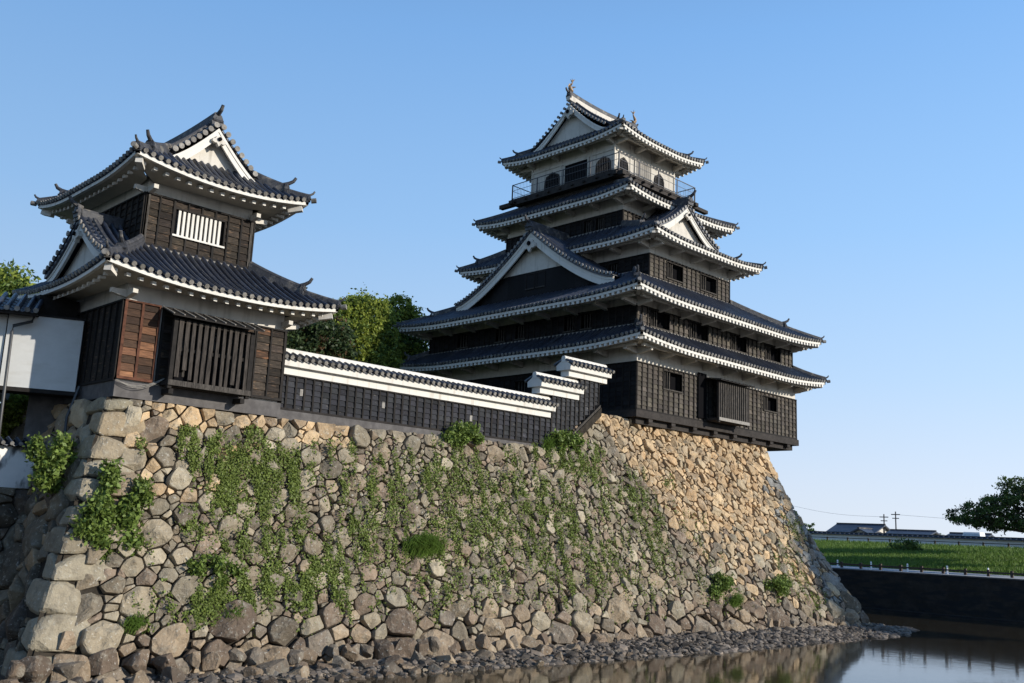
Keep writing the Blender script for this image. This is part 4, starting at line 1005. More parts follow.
def shachi(name, p, d, parent, sc=1.0, m=None):
    """dolphin-shaped roof fish: head down on the ridge, arched body, raised forked tail"""
    p = Vector(p); d = Vector(d).normalized(); s = d.cross(Z).normalized(); g = MB()
    path = [(-.05,.05,.13), (.12,.10,.17), (.24,.24,.16), (.24,.42,.12), (.14,.58,.09), (.02,.72,.06), (-.02,.84,.04)]
    g.tube([p+(d*a+Z*b_)*sc for a, b_, r in path], [r*sc for a, b_, r in path], 9)
    for sg in (-1, 1):
        g.prism([p+(d*-.02+Z*.80)*sc, p+(d*-.16+Z*1.10+s*sg*.16)*sc, p+(d*.02+Z*1.0+s*sg*.05)*sc, p+(d*.12+Z*1.08+s*sg*.1)*sc, p+(d*.03+Z*.82)*sc], s*.03*sc)
        g.prism([p+(d*.1+Z*.2+s*sg*.14)*sc, p+(d*-.1+Z*.34+s*sg*.34)*sc, p+(d*.16+Z*.34+s*sg*.16)*sc], Z*.03*sc)
    g.prism([p+(d*.36+Z*.2)*sc, p+(d*.46+Z*.40)*sc, p+(d*.38+Z*.5)*sc, p+(d*.32+Z*.62)*sc, p+(d*.2+Z*.6)*sc], s*.03*sc)
    return g.build(name, m or M['gold'], parent, smooth=False)
shachi('roof_fish', pts[0]+X*.35+Z*.60, -X, keep, .85); shachi('roof_fish', pts[-1]-X*.3+Z*.60, X, keep, .85)
# lattice bay of storey 1
def lattice_bay(parent, x0, x1, yf, yw, z0, z1, n, m, mr, fm, roof=True, rise=.35, sill=.16, barw=.10, rag=0.0):
    g = MB(); g.box(x0, x0+.14, yf, yf+.14, z0-.12, z1); g.box(x1-.14, x1, yf, yf+.14, z0-.12, z1); g.box(x0, x0+.1, yf+.14, yw, z0, z0+.14); g.box(x1-.1, x1, yf+.14, yw, z0, z0+.14)
    g.box(x0+.14, x1-.14, yf+.02, yf+.12, z1-.12, z1); g.box(x0+.1, x1-.1, yf+.2, yw, z0-.02, z0+.05)
    bay = g.build('lattice_bay', fm, parent)
    g = MB(); g.box(x0-.02, x1+.02, yf-.06, yf-.005, z0-.02, z0+sill); g.build('sill', mr, bay)
    g = MB(); W = x1-x0-.28
    for i in range(n):
        xx = x0+.14+W*(i+.5)/n; ww = barw*random.uniform(.8, 1.15); lo = z0+sill*.3+random.random()**3*rag; tl = random.uniform(-.03, .03)*(1 if rag else .2)
        g = MB(); g.hexa([(xx-ww/2+tl,yf-.02,lo), (xx+ww/2+tl,yf-.02,lo), (xx+ww/2+tl,yf+.05,lo), (xx-ww/2+tl,yf+.05,lo), (xx-ww/2,yf-.02,z1-.02), (xx+ww/2,yf-.02,z1-.02), (xx+ww/2,yf+.05,z1-.02), (xx-ww/2,yf+.05,z1-.02)]); g.build('lattice_bar', m, bay)
    g = MB(); zz = z0+(z1-z0)*.52; g.box(x0+.14, x1-.14, yf+.055, yf+.12, zz, zz+.12); g.build('cross_rail', M['batten'], bay)
    g = MB(); g.box(x0+.04, x1-.04, yf+.16, yf+.2, z0+.06, z1-.02) ; g.build('backing_board', M['dark'], bay)
    if rag:
        g = MB()
        for i in range(n*2): xx = x0+.2+W*random.random(); h = random.uniform(.5, 1.6); zl = z0+.2+random.random()*(z1-z0-h-.3); g.box(xx, xx+random.uniform(.05,.12), yf+.13, yf+.155, zl, zl+h)
        g.build('inner_slat', M['lattice'], bay)
    if roof:
        g = MB(); n2 = int((x1-x0+.3)/.18)
        g.hexa([(x0-.2,yf-.28,z1+.02),(x1+.2,yf-.28,z1+.02),(x1+.2,yw,z1+rise),(x0-.2,yw,z1+rise),(x0-.2,yf-.28,z1+.06),(x1+.2,yf-.28,z1+.06),(x1+.2,yw,z1+rise+.04),(x0-.2,yw,z1+rise+.04)])
        br_ = g.build('bay_roof', M['batten'], bay)
        g = MB()
        for i in range(0, n2+1, 2): xx = x0-.18+(x1-x0+.36)*i/n2; g.beam((xx,yf-.30,z1+.085),(xx,yw-.01,z1+rise+.07), .045, .03)
        g.build('roof_batten', M['grey_wood'] if rag else M['batten'], bay)
    return bay
lattice_bay(keep, 46.85, 49.95, 31.1, 31.94, 6.82, 9.05, 13, M['lattice'], M['grey_wood'], M['beam'], roof=True, rise=.18, barw=.12)
g = MB(); g.box(46.0, 46.8, 31.90, 31.935, 6.9, 9.5); g.build('door', M['dark'], keep)  # dark sheet for the shadow beside the lattice bay; there is no door

# ================================================================== CORNER TURRET
tur = thing('corner_turret', (15.8, 34.7, 3.8), 'two storey corner turret with weathered brown boards and white eaves on the near wall corner', 'turret')
def tbox(x0, x1, y0, y1, z0, z1, nm, m): b = MB(); b.box(x0, x1, y0, y1, z0, z1); return b.build(nm, m, tur)
# lower storey 12.74..18.95
lx0, lx1, ly0, ly1 = 12.74, 18.9, 31.62, 37.8
tbox(lx0+.08, lx1-.08, ly0+.08, ly1, 4.2, 7.75, 'lower_wall', M['plaster'])
b = MB(); b.box(lx0-.02, lx1+.02, ly0-.03, ly1, 3.80, 4.33); b.build('concrete_base', M['concrete'], tur)
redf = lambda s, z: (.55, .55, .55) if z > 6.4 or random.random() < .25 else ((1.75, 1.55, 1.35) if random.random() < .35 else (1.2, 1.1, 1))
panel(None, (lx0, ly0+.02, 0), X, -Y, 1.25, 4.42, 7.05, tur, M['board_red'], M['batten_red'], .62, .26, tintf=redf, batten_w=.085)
panel(None, (lx0+1.33, ly0+.02, 0), X, -Y, 3.55, 4.42, 7.05, tur, M['board_old'], M['batten'], .5, .3)
panel(None, (lx1-1.25, ly0+.02, 0), X, -Y, 1.25, 4.42, 7.05, tur, M['board_old'], M['batten'], .6, .30, tint=1.4, tintf=lambda s, z: (1.9,1.4,1.15) if random.random() < .12 else (1,1,1))
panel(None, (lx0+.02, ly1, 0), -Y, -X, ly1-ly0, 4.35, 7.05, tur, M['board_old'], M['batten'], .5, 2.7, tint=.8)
panel(None, (lx1-.02, ly0, 0), Y, X, ly1-ly0, 4.35, 7.05, tur, M['board_old'], M['batten'], .6, .3)
bay = lattice_bay(tur, 14.22, 17.25, 30.95, 31.58, 4.35, 6.62, 12, M['lattice_old'], M['lattice'], M['batten'], roof=True, rise=.36, rag=.7, barw=.13)
g = MB(); g.box(14.3, 14.46, 31.0, 31.55, 4.05, 4.23); g.build('bay_bracket', M['batten'], tur); g = MB(); g.box(16.95, 17.11, 31.0, 31.55, 4.05, 4.23); g.build('bay_bracket', M['batten'], tur)
eb, _ = eave_roof(tur, (11.5, 20.3, 30.38, 39.05), (13.66, 18.0, 33.2, 37.6), 7.70, 9.42, sides='SWE', lift=.36, Q=4, sag=.3, style='turret', walltop=7.6, wall=(lx0, lx1, ly0, ly1), tile=M['tile_old'], sp=.28)
gable_roof(eb, Tn, 12.15, 34.95, 2.75, 10.25, 8.55, 13.8, -1, cpow=1.35, ridge_h=.30, ridge_w=.28, ornament=1.0)
eb.finish(); verge_gable(eb, Tn, 12.15, 34.95, 2.72, 10.25, 8.6, None, -1, cpow=1.35, boardw=.40, wall_in=.35, pend=.8, zbase=8.2)
# upper storey
ux0, ux1, uy0, uy1 = 13.66, 18.0, 33.2, 39.8
tbox(ux0+.08, ux1-.08, uy0+.08, uy1-.08, 9.2, 12.1, 'upper_wall', M['plaster'])
hole = (1.15, 3.1, 10.12, 11.08)
panel(None, (ux0, uy0+.02, 0), X, -Y, ux1-ux0, 9.5, 11.42, tur, M['board_old'], M['batten'], .52, .29, [hole], tint=1.1)
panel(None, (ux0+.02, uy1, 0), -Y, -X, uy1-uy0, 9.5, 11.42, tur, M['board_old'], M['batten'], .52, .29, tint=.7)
panel(None, (ux1-.02, uy0, 0), Y, X, uy1-uy0, 9.5, 11.42, tur, M['board_old'], M['batten'], .52, .29)
window((ux0, uy0+.02, 0), X, -Y, *hole, tur, 10, barm=M['plaster_clean'], barw=.095, depth=.06, frame=M['batten'])
g = MB()
for (px_, py_) in ((ux0+.02, uy0-.06), (ux1-.16, uy0-.06)): g = MB(); g.box(px_, px_+.13, py_, py_+.02, 9.5, 11.42); g.build('corner_post', M['lattice'], tur)
E_ = (31.85, 41.25, 12.6, 19.5)   # swapped: x<->y
eb, _ = eave_roof(tur, E_, None, 12.03, None, lift=.36, Q=3.4, sag=.45, style='turret', walltop=11.85, wall=(uy0, uy1, ux0, ux1), tile=M['tile_old'], vfoot=1.75, gx=1.5, half=3.45, zr=14.75, swap=True, sp=.28)
xc = 16.05
pts = [Vector((xc, 33.35+6.5*i/10, 14.62+.12*(abs(i-5)/5)**2)) for i in range(11)]
ridge_line(eb.piece('ridge_plaster'), pts, .34, .38); ridge_line(eb.nh(), [p+Z*.37 for p in pts], .32, .18)
for e_, dx in ((pts[0], -Y), (pts[-1], Y)): horn(eb.no(), e_+dx*.05+Z*.12, dx, 1.05)
prof = lambda v: (lambda u: (1-.45)*u+.45*u*u)(v/3.45)*(14.75-12.03)+12.03
for out, yy0 in ((-1, 32.98), (1, 40.1)):
    for sgn in (-1, 1):
        n = 8
        for i in range(n):
            v = 1.75+(3.45-1.75)*(i+.3)/n; xx = (12.6+v) if sgn < 0 else (19.5-v); p = Vector((xx, yy0, prof(v)+.09))
            eb.t.tube([p+Y*out*.02, p-Y*out*.42], .09, 8); eb.e.disc(p+Y*out*.05, Y, .11, .05, 12)
        rp = [Vector(((12.6+v) if sgn < 0 else (19.5-v), yy0-out*.5, prof(v)+.14)) for v in np.linspace(1.8, 3.3, 7)]; ridge_line(eb.nh(), rp, .2, .2)
eb.finish()
verge_gable(eb, Ts, 33.0, xc, 1.95, 14.6, 12.85, None, -1, cpow=1.3, boardw=.42, wall_in=.38, pend=.75, zbase=12.7)
verge_gable(eb, Ts, 40.1, xc, 1.95, 14.6, 12.85, None, 1, cpow=1.3, boardw=.42, wall_in=.38, pend=.75, zbase=12.7)

# ================================================================== PARAPET WALL
def coping(par, x0, x1, z, y0=31.98, th=.42, full=True, cap=True):
    """white stepped eave, tile row and white plastered ridge above a wall between x0 and x1; z = underside of the white"""
    yc = y0+th/2; g = MB()
    g.box(x0+.12, x1-.12, y0-.06, y0+th+.06, z, z+.30)
    for sg in (-1, 1):
        pass
    g.hexa([(x0,y0-.25,z+.30),(x1,y0-.25,z+.30),(x1,y0+th+.25,z+.30),(x0,y0+th+.25,z+.30),(x0,y0-.27,z+.55),(x1,y0-.27,z+.55),(x1,y0+th+.27,z+.55),(x0,y0+th+.27,z+.55)])
    if cap: g.prism([(x0,y0-.27,z+.55),(x0,y0+th+.27,z+.55),(x0,yc+.1,z+.80),(x0,yc-.1,z+.80)], (.08,0,0))
    ev = g.build('eave_moulding', M['plaster_clean'], par)
    R_ = Roof(par, M['tile'], M['tile_end'], .075, 'tile_coping')
    for sg in (-1, 1):
        def P(s, d, sg=sg): return Vector((x0+s if sg < 0 else x1-s, yc+sg*(th/2+.33-d), z+.57+.42*d))
        R_.patch(P, x1-x0, lambda s: .42, sp=.30)
    R_.finish()
    g = MB(); g.prism([(x0-.02,yc-.15,z+.70),(x0-.02,yc+.15,z+.70),(x0-.02,yc+.13,z+.95),(x0-.02,yc+.06,z+1.02),(x0-.02,yc-.06,z+1.02),(x0-.02,yc-.13,z+.95)], (x1-x0+.04,0,0))
    g.build('ridge', M['plaster_clean'], par)
par = thing('parapet_wall', (26.5, 32.1, 3.9), 'long black boarded parapet wall with white plaster eave and tiled coping between turret and keep', 'wall')
g = MB(); g.box(18.95, 33.95, 32.03, 32.4, 3.7, 5.56); g.build('wall_body', M['dark'], par)
panel(None, (18.95, 32.03, 0), X, -Y, 15.0, 4.16, 5.50, par, M['board_grey'], M['batten'], .40, .23, holes=((1.0,1.14,4.8,5.05),(4.9,5.04,4.75,5.0),(9.75,9.9,4.75,5.05)))
g = MB(); 
for s in (1.0, 4.9, 9.75): g.box(18.95+s, 18.95+s+.14, 31.99, 32.02, 4.77, 5.03)
g.build('loophole', M['grey_wood'], par)
g = MB(); g.box(18.9, 34.2, 31.78, 32.5, 3.62, 4.12); g.build('concrete_footing', M['concrete'], par)
coping(par, 18.92, 33.95, 5.50, cap=False)
# stepped section climbing to the keep
st = thing('stepped_parapet', (36, 32.1, 4.5), 'short stepped parapet of weathered boards climbing to the keep, with two white gabled copings', 'wall')
g = MB(); 
g.prism([(33.97,32.03,4.2),(34.6,32.03,4.5),(37.4,32.03,6.45),(37.4,32.03,7.70),(35.95,32.03,7.70),(35.95,32.03,6.60),(33.97,32.03,6.60)], (0,.37,0)); g.build('wall_body', M['dark'], st)
def slanted_panel(x0, x1, zt, lo):
    mb = MB(); mt = MB(); n = round((x1-x0)/.36); ds = (x1-x0)/n
    for i in range(n):
        a, c = x0+i*ds, x0+(i+1)*ds; zl = lo(a); z = zl
        while z < zt:
            z2 = min(z+.23, zt); k = random.uniform(.9, 1.5); la, lc = max(z, lo(a)), max(z, lo(c))
            if z2-lc > .02: mb.add([(a,31.985,la),(c,31.985,lc),(c,32.02,z2),(a,32.02,z2),(a,32.03,la),(c,32.03,lc)], [(0,1,2,3),(0,4,5,1)], (k, k*.97, k*.9))
            z = z2
        mt.box(a-.03, a+.03, 31.955, 31.995, lo(a), zt)
    mt.box(x1-.06, x1, 31.955, 31.995, lo(x1), zt)
    o = mb.build('boarding', M['board_grey'], st, col=True); mt.build('batten', M['batten'], o)
lo = lambda x: 4.15 if x < 34.4 else 4.15+(x-34.4)*.80
slanted_panel(33.97, 35.95, 6.58, lo); slanted_panel(35.95, 37.4, 7.68, lo)
g = MB(); g.prism([(34.35,31.93,4.05),(37.5,31.93,6.57),(37.5,31.93,6.40),(34.35,31.93,3.86)], (0,.12,0)); g.build('slanting_sill', M['lattice'], st)
g = MB(); g.prism([(34.2,31.86,3.7),(34.35,31.86,3.92),(37.5,31.86,6.42),(37.5,31.86,6.0),(34.9,31.86,3.9)], (0,.7,0)); g.build('footing', M['gap'], st)
coping(st, 32.9, 35.95, 6.60); coping(st, 34.9, 38.05, 7.70)

# ================================================================== LEFT OF THE TURRET
wb = thing('white_bay', (11.6, 34.9, 4.0), 'plain white panelled box bay hanging against the left side of the turret', 'bay')
a_ = Vector((.922,-.388,0)); n_ = Vector((.388,.922,0)); o0 = Vector((12.52, 34.38, 0))-a_*2.35
g = MB(); g.obox(o0+Z*4.10, a_*2.35, n_*.9, Z*2.50); g.build('white_panel', M['plaster_grey'], wb)
g = MB(); g.obox(o0+Z*3.96-n_*.03-a_*.02, a_*2.4, n_*.96, Z*.14); g.build('trim', M['batten'], wb); g = MB(); g.obox(o0+Z*6.6-n_*.04-a_*.02, a_*2.42, n_*1.0, Z*.07); g.build('trim', M['batten'], wb)
cb = thing('connecting_building', (8.5, 37, 2), 'white plastered building with a low dark tiled roof at the left edge, behind the downpipe', 'building')
g = MB(); g.obox(Vector((10.35,35.4,0))-a_*6+Z*4.0, a_*6, n_*4, Z*2.55); g.build('wall', M['plaster_grey'], cb)
g = MB(); g.obox(Vector((12.7,35.9,0))-a_*1.1+Z*2.0, a_*1.2, n_*2, Z*2.1); g.build('base', M['concrete'], cb)
g = MB(); g.box(11.35, 12.72, 35.6, 36.6, 6.5, 7.5); g.build('eave_infill', M['batten'], cb)
R_ = Roof(cb, M['tile_old'], M['tile_end_dark'], .08, 'roof')
o1 = Vector((10.95,34.35,6.62))-a_*7.5
def P(s, d): return o1+a_*s+n_*d+Z*(.42*d)
R_.patch(P, 7.5, lambda s: 1.9); R_.finish()
g = MB(); g.obox(o1+Z*(-.12)+n_*.05, a_*7.5, n_*.12, Z*.12); g.obox(o1+n_*.1-Z*.06, a_*7.5, n_*1.2, Z*.05); g.build('eave_board', M['batten'], cb)
dp = MB(); dp.tube([(10.98,34.7,6.55),(10.95,34.75,6.35),(10.42,34.9,6.12),(10.40,34.9,5.9),(10.45,34.9,2.9),(10.5,34.9,1.6)], .055, 8)
o = dp.build('downpipe', M['metal'], smooth=True); ident(o, 'dark bent downpipe running down beside the white bay at left', 'downpipe')
# low coped wall at left
lw = thing('low_white_wall', (9, 35.2, .8), 'low white plastered wall with a dark tile coping at the left edge, blotched dark', 'wall')
stn = mat('blotched_low_plaster', (.70,.69,.66), .85, .2, (2,.1), None, stain=(2.6, (.10,.10,.10), .48, .62, (1,1,.5)))  # dark blotches scattered over the white
g = MB(); g.box(2, 11.9, 35.2, 35.5, .75, 2.12); g.build('wall_body', stn, lw)
R_ = Roof(lw, M['tile_old'], M['tile_end_dark'], .06, 'tile_coping')
for sg in (-1, 1):
    def P(s, d, sg=sg): return Vector((2+s if sg < 0 else 12-s, 35.35+sg*(.42-d), 2.16+.4*d))
    R_.patch(P, 10, lambda s: .42, sp=.28)
R_.finish()
# stones below it, in the same masonry
lowst = thing('low_stone_wall', (8, 34.8, -2), 'shaded rough stone wall below the white wall, left of the big corner', 'stone wall')
F = lambda s, z: Vector((2+s, 35.1-.22*(.75-z), z)); mb = MB(); sd3 = seeds_for(10.2, -4.9, .75, lambda s, z: .38, ok2)
for (x, y, r), poly in zip(sd3, voronoi(sd3, (0, 10.2, -5, .75))):
    if poly: stone(mb, poly, F, tuple(v*.5 for v in pick(GREY)), .15, .035)  # tint halved: part of the shade here is in the stone colour
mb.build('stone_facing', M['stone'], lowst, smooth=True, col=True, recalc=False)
g = MB(); g.prism([(2,35.25,.72),(2,34.1,-5),(2,39,-5),(2,39,.72)], (10.6,0,0)); g.build('wall_core', M['gap'], lowst)
# cables hanging from the turret base
g = MB()
for k in range(3):
    pts_ = [Vector((12.7+t*1.6, 31.5-.05*k, 4.33-(.22+.05*k)*math.sin(math.pi*t)+.25*t)) for t in np.linspace(0, 1, 10)]; g.tube(pts_, .012, 5)
g.build('hanging_cable', M['grey_wood'], tur)
g = MB(); g.tube([(12.62,34.3,4.3),(12.3,34.2,3.2),(12.2,33.9,2.4),(11.9,34.2,1.2)], .05, 7); o = g.build('black_pipe', M['metal']); ident(o, 'black flexible pipe running down the shaded stones left of the corner', 'pipe')

# ================================================================== CREEPERS AND SHRUBS
def on_wall(pt, F=None):   # (x, z) -> point on the front face
    x, z = pt; a, c = xl(z), xr(z); s = (x-a)/(c-a)*42; return face(s, z), face_n(s, z, face)
def ivy_patch(cx_, cz, rx, rz, n, fall=0.0):
    out = []
    k = max(1, int(n*1.9)//14)
    for _ in range(k):
        a = rng.random()*6.28; r = math.sqrt(rng.random())
        x, z = cx_+rx*r*math.cos(a), cz+rz*r*math.sin(a)
        if noise.noise(Vector((x*2.3, z*1.0, 5)))*.8+.6*noise.noise(Vector((x*5.5, z*2.2, 9))) < (-.10 if n > 8500 and cx_ < 18 else .03)+.45*(r-.4): continue
        L = rng.uniform(.1, .5)+fall*1.6*rng.random()
        for i in range(14):
            zz = z-L*rng.random(); xx = x+rng.normal(0, .055)
            if zz > ztop(xx)+.15 or zz < -4: continue
            p, nn = on_wall((xx, zz)); out.append(p+nn*(.10+abs(rng.normal(0, .04))))
    return out
IV = []
# (x, z, rx, rz, leaves, trailing)
PATCH = [(17.61, 2.05, 1.88, 1.35, 9000, 0.8), (15.3, 2.6, 0.47, 0.89, 1800, 0.5), (19.23, 1.89, 0.59, 1.24, 1800, 0.8), (16.24, 1.32, 0.6, 0.88, 1800, 0.5), (16.96, 0.69, 0.77, 0.47, 900, 0.4), (18.16, -1.87, 3.23, 0.78, 8000, 0.5), (15.75, -2.54, 0.99, 0.61, 1600, 0.3), (20.42, -1.25, 1.94, 0.9, 2400, 0.5), (15.3, -0.05, 0.64, 0.58, 900, 0.4), (16.9, -0.64, 1.33, 0.52, 1200, 0.3), (19.49, -0.05, 1.69, 0.77, 1500, 0.4), (21.71, 2.65, 1.91, 1.17, 2600, 0.8), (24.06, 2.26, 1.75, 1.45, 2800, 0.8), (22.58, 0.25, 1.9, 1.12, 2400, 0.6), (21.0, -1.76, 1.74, 0.83, 2200, 0.4), (26.47, 2.65, 1.91, 1.44, 2800, 0.9), (28.62, 2.17, 2.04, 1.74, 3400, 0.9), (26.58, 0.41, 2.19, 1.45, 2600, 0.7), (31.07, 2.34, 2.21, 1.81, 3400, 1.0), (31.1, 0.16, 2.8, 1.9, 3000, 0.9), (28.42, -1.14, 2.28, 1.36, 1600, 0.7), (33.45, 1.59, 2.29, 2.03, 2800, 1.0), (35.05, -0.16, 2.44, 2.28, 2200, 1.0), (33.15, -2.34, 2.39, 1.25, 1100, 0.7), (25.04, -2.3, 1.48, 0.95, 900, 0.4), (36.23, 3.92, 1.77, 1.12, 3600, 0.7), (37.07, 2.76, 1.3, 1.52, 1500, 0.8), (33.78, 3.84, 2.1, 0.49, 2200, 0.4), (39.96, 1.94, 1.15, 1.75, 2200, 0.9), (39.04, 2.64, 0.81, 1.24, 1300, 0.7), (40.66, 0.72, 0.99, 2.02, 1300, 0.8), (42.6, 3.14, 0.54, 0.66, 300, 0.3), (43.63, -0.95, 1.74, 1.31, 600, 0.5), (45.09, -2.93, 2.62, 0.78, 700, 0.3), (54.32, 1.52, 1.19, 1.1, 800, 0.6), (52.21, -0.61, 1.5, 1.7, 900, 0.7), (52.2, -2.47, 1.65, 1.29, 700, 0.5), (53.87, -3.03, 1.1, 0.86, 350, 0.4), (37.92, -2.85, 2.92, 0.89, 500, 0.3), (23.79, -4.05, 2.83, 0.34, 150, 0.2), (13.29, 2.41, 0.47, 0.26, 120, 0.1), (13.76, -1.33, 0.46, 0.9, 260, 0.3), (14.24, -2.52, 0.99, 0.77, 500, 0.2)]
PATCH += [(29, .6, 7.5, 3.2, 9000, .9), (21, -.6, 5, 2.6, 4500, .5), (41, .5, 5, 3.4, 2600, .7), (36, -1.0, 4, 2, 2500, .6)]
for p_ in PATCH: IV += ivy_patch(*p_)
o = leaves('ivy', [tuple(p) for p in IV], .045, M['ivy'], nrm=(0,-.8,.5), aspect=.7); o['kind'] = 'stuff'
def wall_shrub(name, c, r, n, size, label, cat, m=M['shrub'], droop=.3, group='shrubs rooted in the stone wall', F=None):
    base = Vector(c); t = thing(name, base, label, cat, group)
    blobs = []
    for i in range(11):
        a = random.uniform(0, 6.28); q = random.random()**.6; k = random.uniform(.18, .42)*(1.15-q*.5); zo = math.sin(a)*q*r[2]; xo = math.cos(a)*q*r[0]
        blobs.append((base.x+xo, base.y-.10-random.random()*r[1]*(1-q*.7)-.25*zo*0, base.z+zo-.18*abs(xo), r[0]*k, r[1]*.45, r[2]*k*1.2))
    C, cl = cloud(blobs, n, .20, 14, 1.1, .8); leaves('foliage', C, size, m, t)
    g = MB()
    for i in range(14):
        e = Vector(cl[random.randrange(len(cl))]); g.tube([base+Vector((0,.2,0)), base.lerp(e, .5)+Vector((0,-.05,.05)), e], [.03, .018, .006], 4)
    g.build('stem', M['bark'], t); return t
def grass_tuft(c, label, h=.9, n=420, m=None, cat='grass tuft', sp=.35):
    t = thing('grass_tuft', c, label, cat, 'grass tufts on the stone wall'); g = MB(); c = Vector(c)
    for i in range(n):
        a = random.uniform(0, 6.28); l = h*random.uniform(.5, 1.1); o = c+Vector((random.gauss(0, sp*.45), -.05, random.gauss(0, .12)))
        d = Vector((math.cos(a)*.5, -abs(math.sin(a))*.6, 1)).normalized(); m1 = o+d*l*.55; e = m1+Vector((d.x*.8, d.y*.8, -.15)).normalized()*l*.4
        s = Vector((-d.y, d.x, 0)).normalized()*.012
        g.add([o-s, o+s, m1+s, m1-s, e], [(0,1,2,3), (3,2,4)])
    g.build('blade', m or M['grassy'], t, recalc=False); return t
SHR = [('s', 12.72, 0.09, (1.25, 0.45, 1.3), 7500, 0.085, 'big leafy shrub spilling over the near corner stones'),
       ('s', 12.11, -0.33, (0.55, 0.35, 0.6), 1500, 0.08, 'small leafy clump low on the near corner stones'),
       ('s', 27.97, 4.11, (1.1, 0.5, 0.36), 3000, 0.08, 'fern-like bush on the wall top under the middle of the parapet'),
       ('s', 34.85, 4.53, (1.0, 0.5, 0.6), 3000, 0.075, 'bush on the wall top at the foot of the stepped parapet'),
       ('s', 44.49, -2.19, (1.0, 0.5, 0.6), 2400, 0.08, 'left one of two green bushes low on the right part of the stone wall'),
       ('s', 49.82, -2.36, (1.2, 0.55, 0.65), 2400, 0.08, 'right one of two green bushes low on the wall, near its far corner'),
       ('s', 16.1, -1.55, (0.8, 0.4, 0.5), 1500, 0.075, 'low clump of leaves on the lower wall, right of the corner blocks'),
       ('g', 24.85, -0.88, (1.1,), 900, 0, 'bright grass tuft in the middle of the stone wall'),
       ('g', 13.38, -3.31, (0.5,), 260, 0, 'small yellow green tuft low on the near corner'),
       ('g', 16.67, -3.17, (0.45,), 300, 0, 'low grass tuft above the foot stones under the turret'),
       ('g', 45.41, -3.13, (0.7,), 400, 0, 'grass tuft low on the wall between the two green bushes'),
       ('g', 33.15, 4.02, (0.5,), 300, 0, 'grass tuft on the ledge below the end of the parapet')]
for kind, x, z, r, n, size, lab in SHR:
    p, nn = on_wall((x, z))
    if kind == 's': wall_shrub('wall_shrub', p, r, n, size, lab, 'shrub')
    else: grass_tuft(p+nn*.1, lab, r[0], n, sp=r[0]*.75)
# shrubs in the shaded left corner
wall_shrub('wall_shrub', (11.4, 32.6, 1.55), (.8,.6,.95), 3600, .085, 'leafy shrub growing out of the shaded left side of the corner stones', 'shrub')

# ================================================================== TREES BEHIND THE CASTLE WALL
make_tree('camphor_tree', (35.5, 50.2, 3.7), 'bright yellow green broadleaf tree above the parapet, nearest the turret side', 'tree',
    [(34.9,50.2,13.5,1.15,1.1,1.0),(36.2,50.0,13.2,1.2,1.2,1.1),(33.7,50.2,12.5,1.1,1.1,1.0),(35.3,49.8,12.0,1.3,1.1,1.0),(36.9,49.8,11.9,.8,1.0,.9),(34.0,49.9,10.8,1.3,1.1,1.1),(36.0,49.5,10.4,1.2,1.1,1.1),(37.0,49.6,10.2,.8,1,.8),(33.3,49.8,9.4,1.3,1.1,.9),(35.2,49.4,8.8,1.4,1.1,1.0),(36.9,49.4,8.7,.9,1.1,.9)], 46000, .10, M['leaf_bright'], .28, .34, 'trees behind the castle walls', 1, M['leaf_mid'], .25, trunk_h=5)
make_tree('camphor_tree', (41.5, 53.6, 3.7), 'bright broadleaf tree whose crown meets the left roof tip of the keep', 'tree',
    [(40.6,53.4,15.0,1.0,1.0,1.0),(41.6,53.4,14.2,1.1,1.1,1.1),(40.0,53.3,13.6,1.0,1.1,1.0),(42.5,53.6,13.0,.9,1.1,.9),(41.0,53.1,12.4,1.3,1.1,1.1),(40.2,53,11.2,1.2,1.2,1.1),(42.2,53.3,11.3,1.0,1.1,1.0),(41.2,53,9.8,1.5,1.3,1.2)], 30000, .11, M['leaf_bright'], .28, .34, 'trees behind the castle walls', 12, M['leaf_mid'], .25, trunk_h=6)
make_tree('evergreen_tree', (29.7, 48.6, 3.7), 'dark rusty green tree behind the parapet, close right of the turret eave', 'tree',
    [(29.76, 48.42, 10.32, 1.98, 1.89, 1.63), (27.86, 48.16, 9.89, 1.72, 1.72, 1.72), (31.48, 47.99, 9.98, 1.55, 1.55, 1.89), (29.67, 47.3, 8.26, 2.58, 1.72, 1.46), (26.66, 48.16, 8.43, 2.06, 1.72, 1.55)], 34000, .12, M['leaf_dark'], .35, .5, 'trees behind the castle walls', 2, M['leaf_rust'], .12, trunk_h=5)
make_tree('evergreen_tree', (39.0, 63, 3.7), 'dark rounded tree top furthest back above the parapet, beside the turret roof tip', 'tree',
    [(36.8,63,15.0,2.6,2.4,1.9),(34.6,62,14.4,2.3,2.2,1.8),(38.8,63,13.6,2.8,2.2,2.2),(41.5,62,12.2,2.6,2.2,2.2),(36,62,12.8,3,2.4,2.4)], 34000, .17, M['leaf_mid'], .45, .8, 'trees behind the castle walls', 3, M['leaf_dark'], .55, trunk_h=6)
make_tree('broadleaf_tree', (45, 60, 3.7), 'low leafy tree tucked between the bright tree and the keep', 'tree',
    [(44.5,58,11.2,2,2,2.2),(46,59,9.5,2.4,2,2),(43,58.5,9,2.2,2,2)], 16000, .15, M['leaf_mid'], .3, .7, 'trees behind the castle walls', 4, M['leaf_bright'], .35, trunk_h=4)
make_tree('broadleaf_tree', (16.2, 57, 2), 'round green tree top behind the building roof at the far left', 'tree',
    [(16.2,57,12.0,1.5,1.5,1.0),(14.4,57,11.3,1.8,1.5,1.2),(17.5,57,11.1,1.2,1.3,.9),(16,57,9.5,2.5,2,2)], 15000, .14, M['leaf_mid'], .3, .6, 'trees behind the castle walls', 5, M['leaf_bright'], .4)
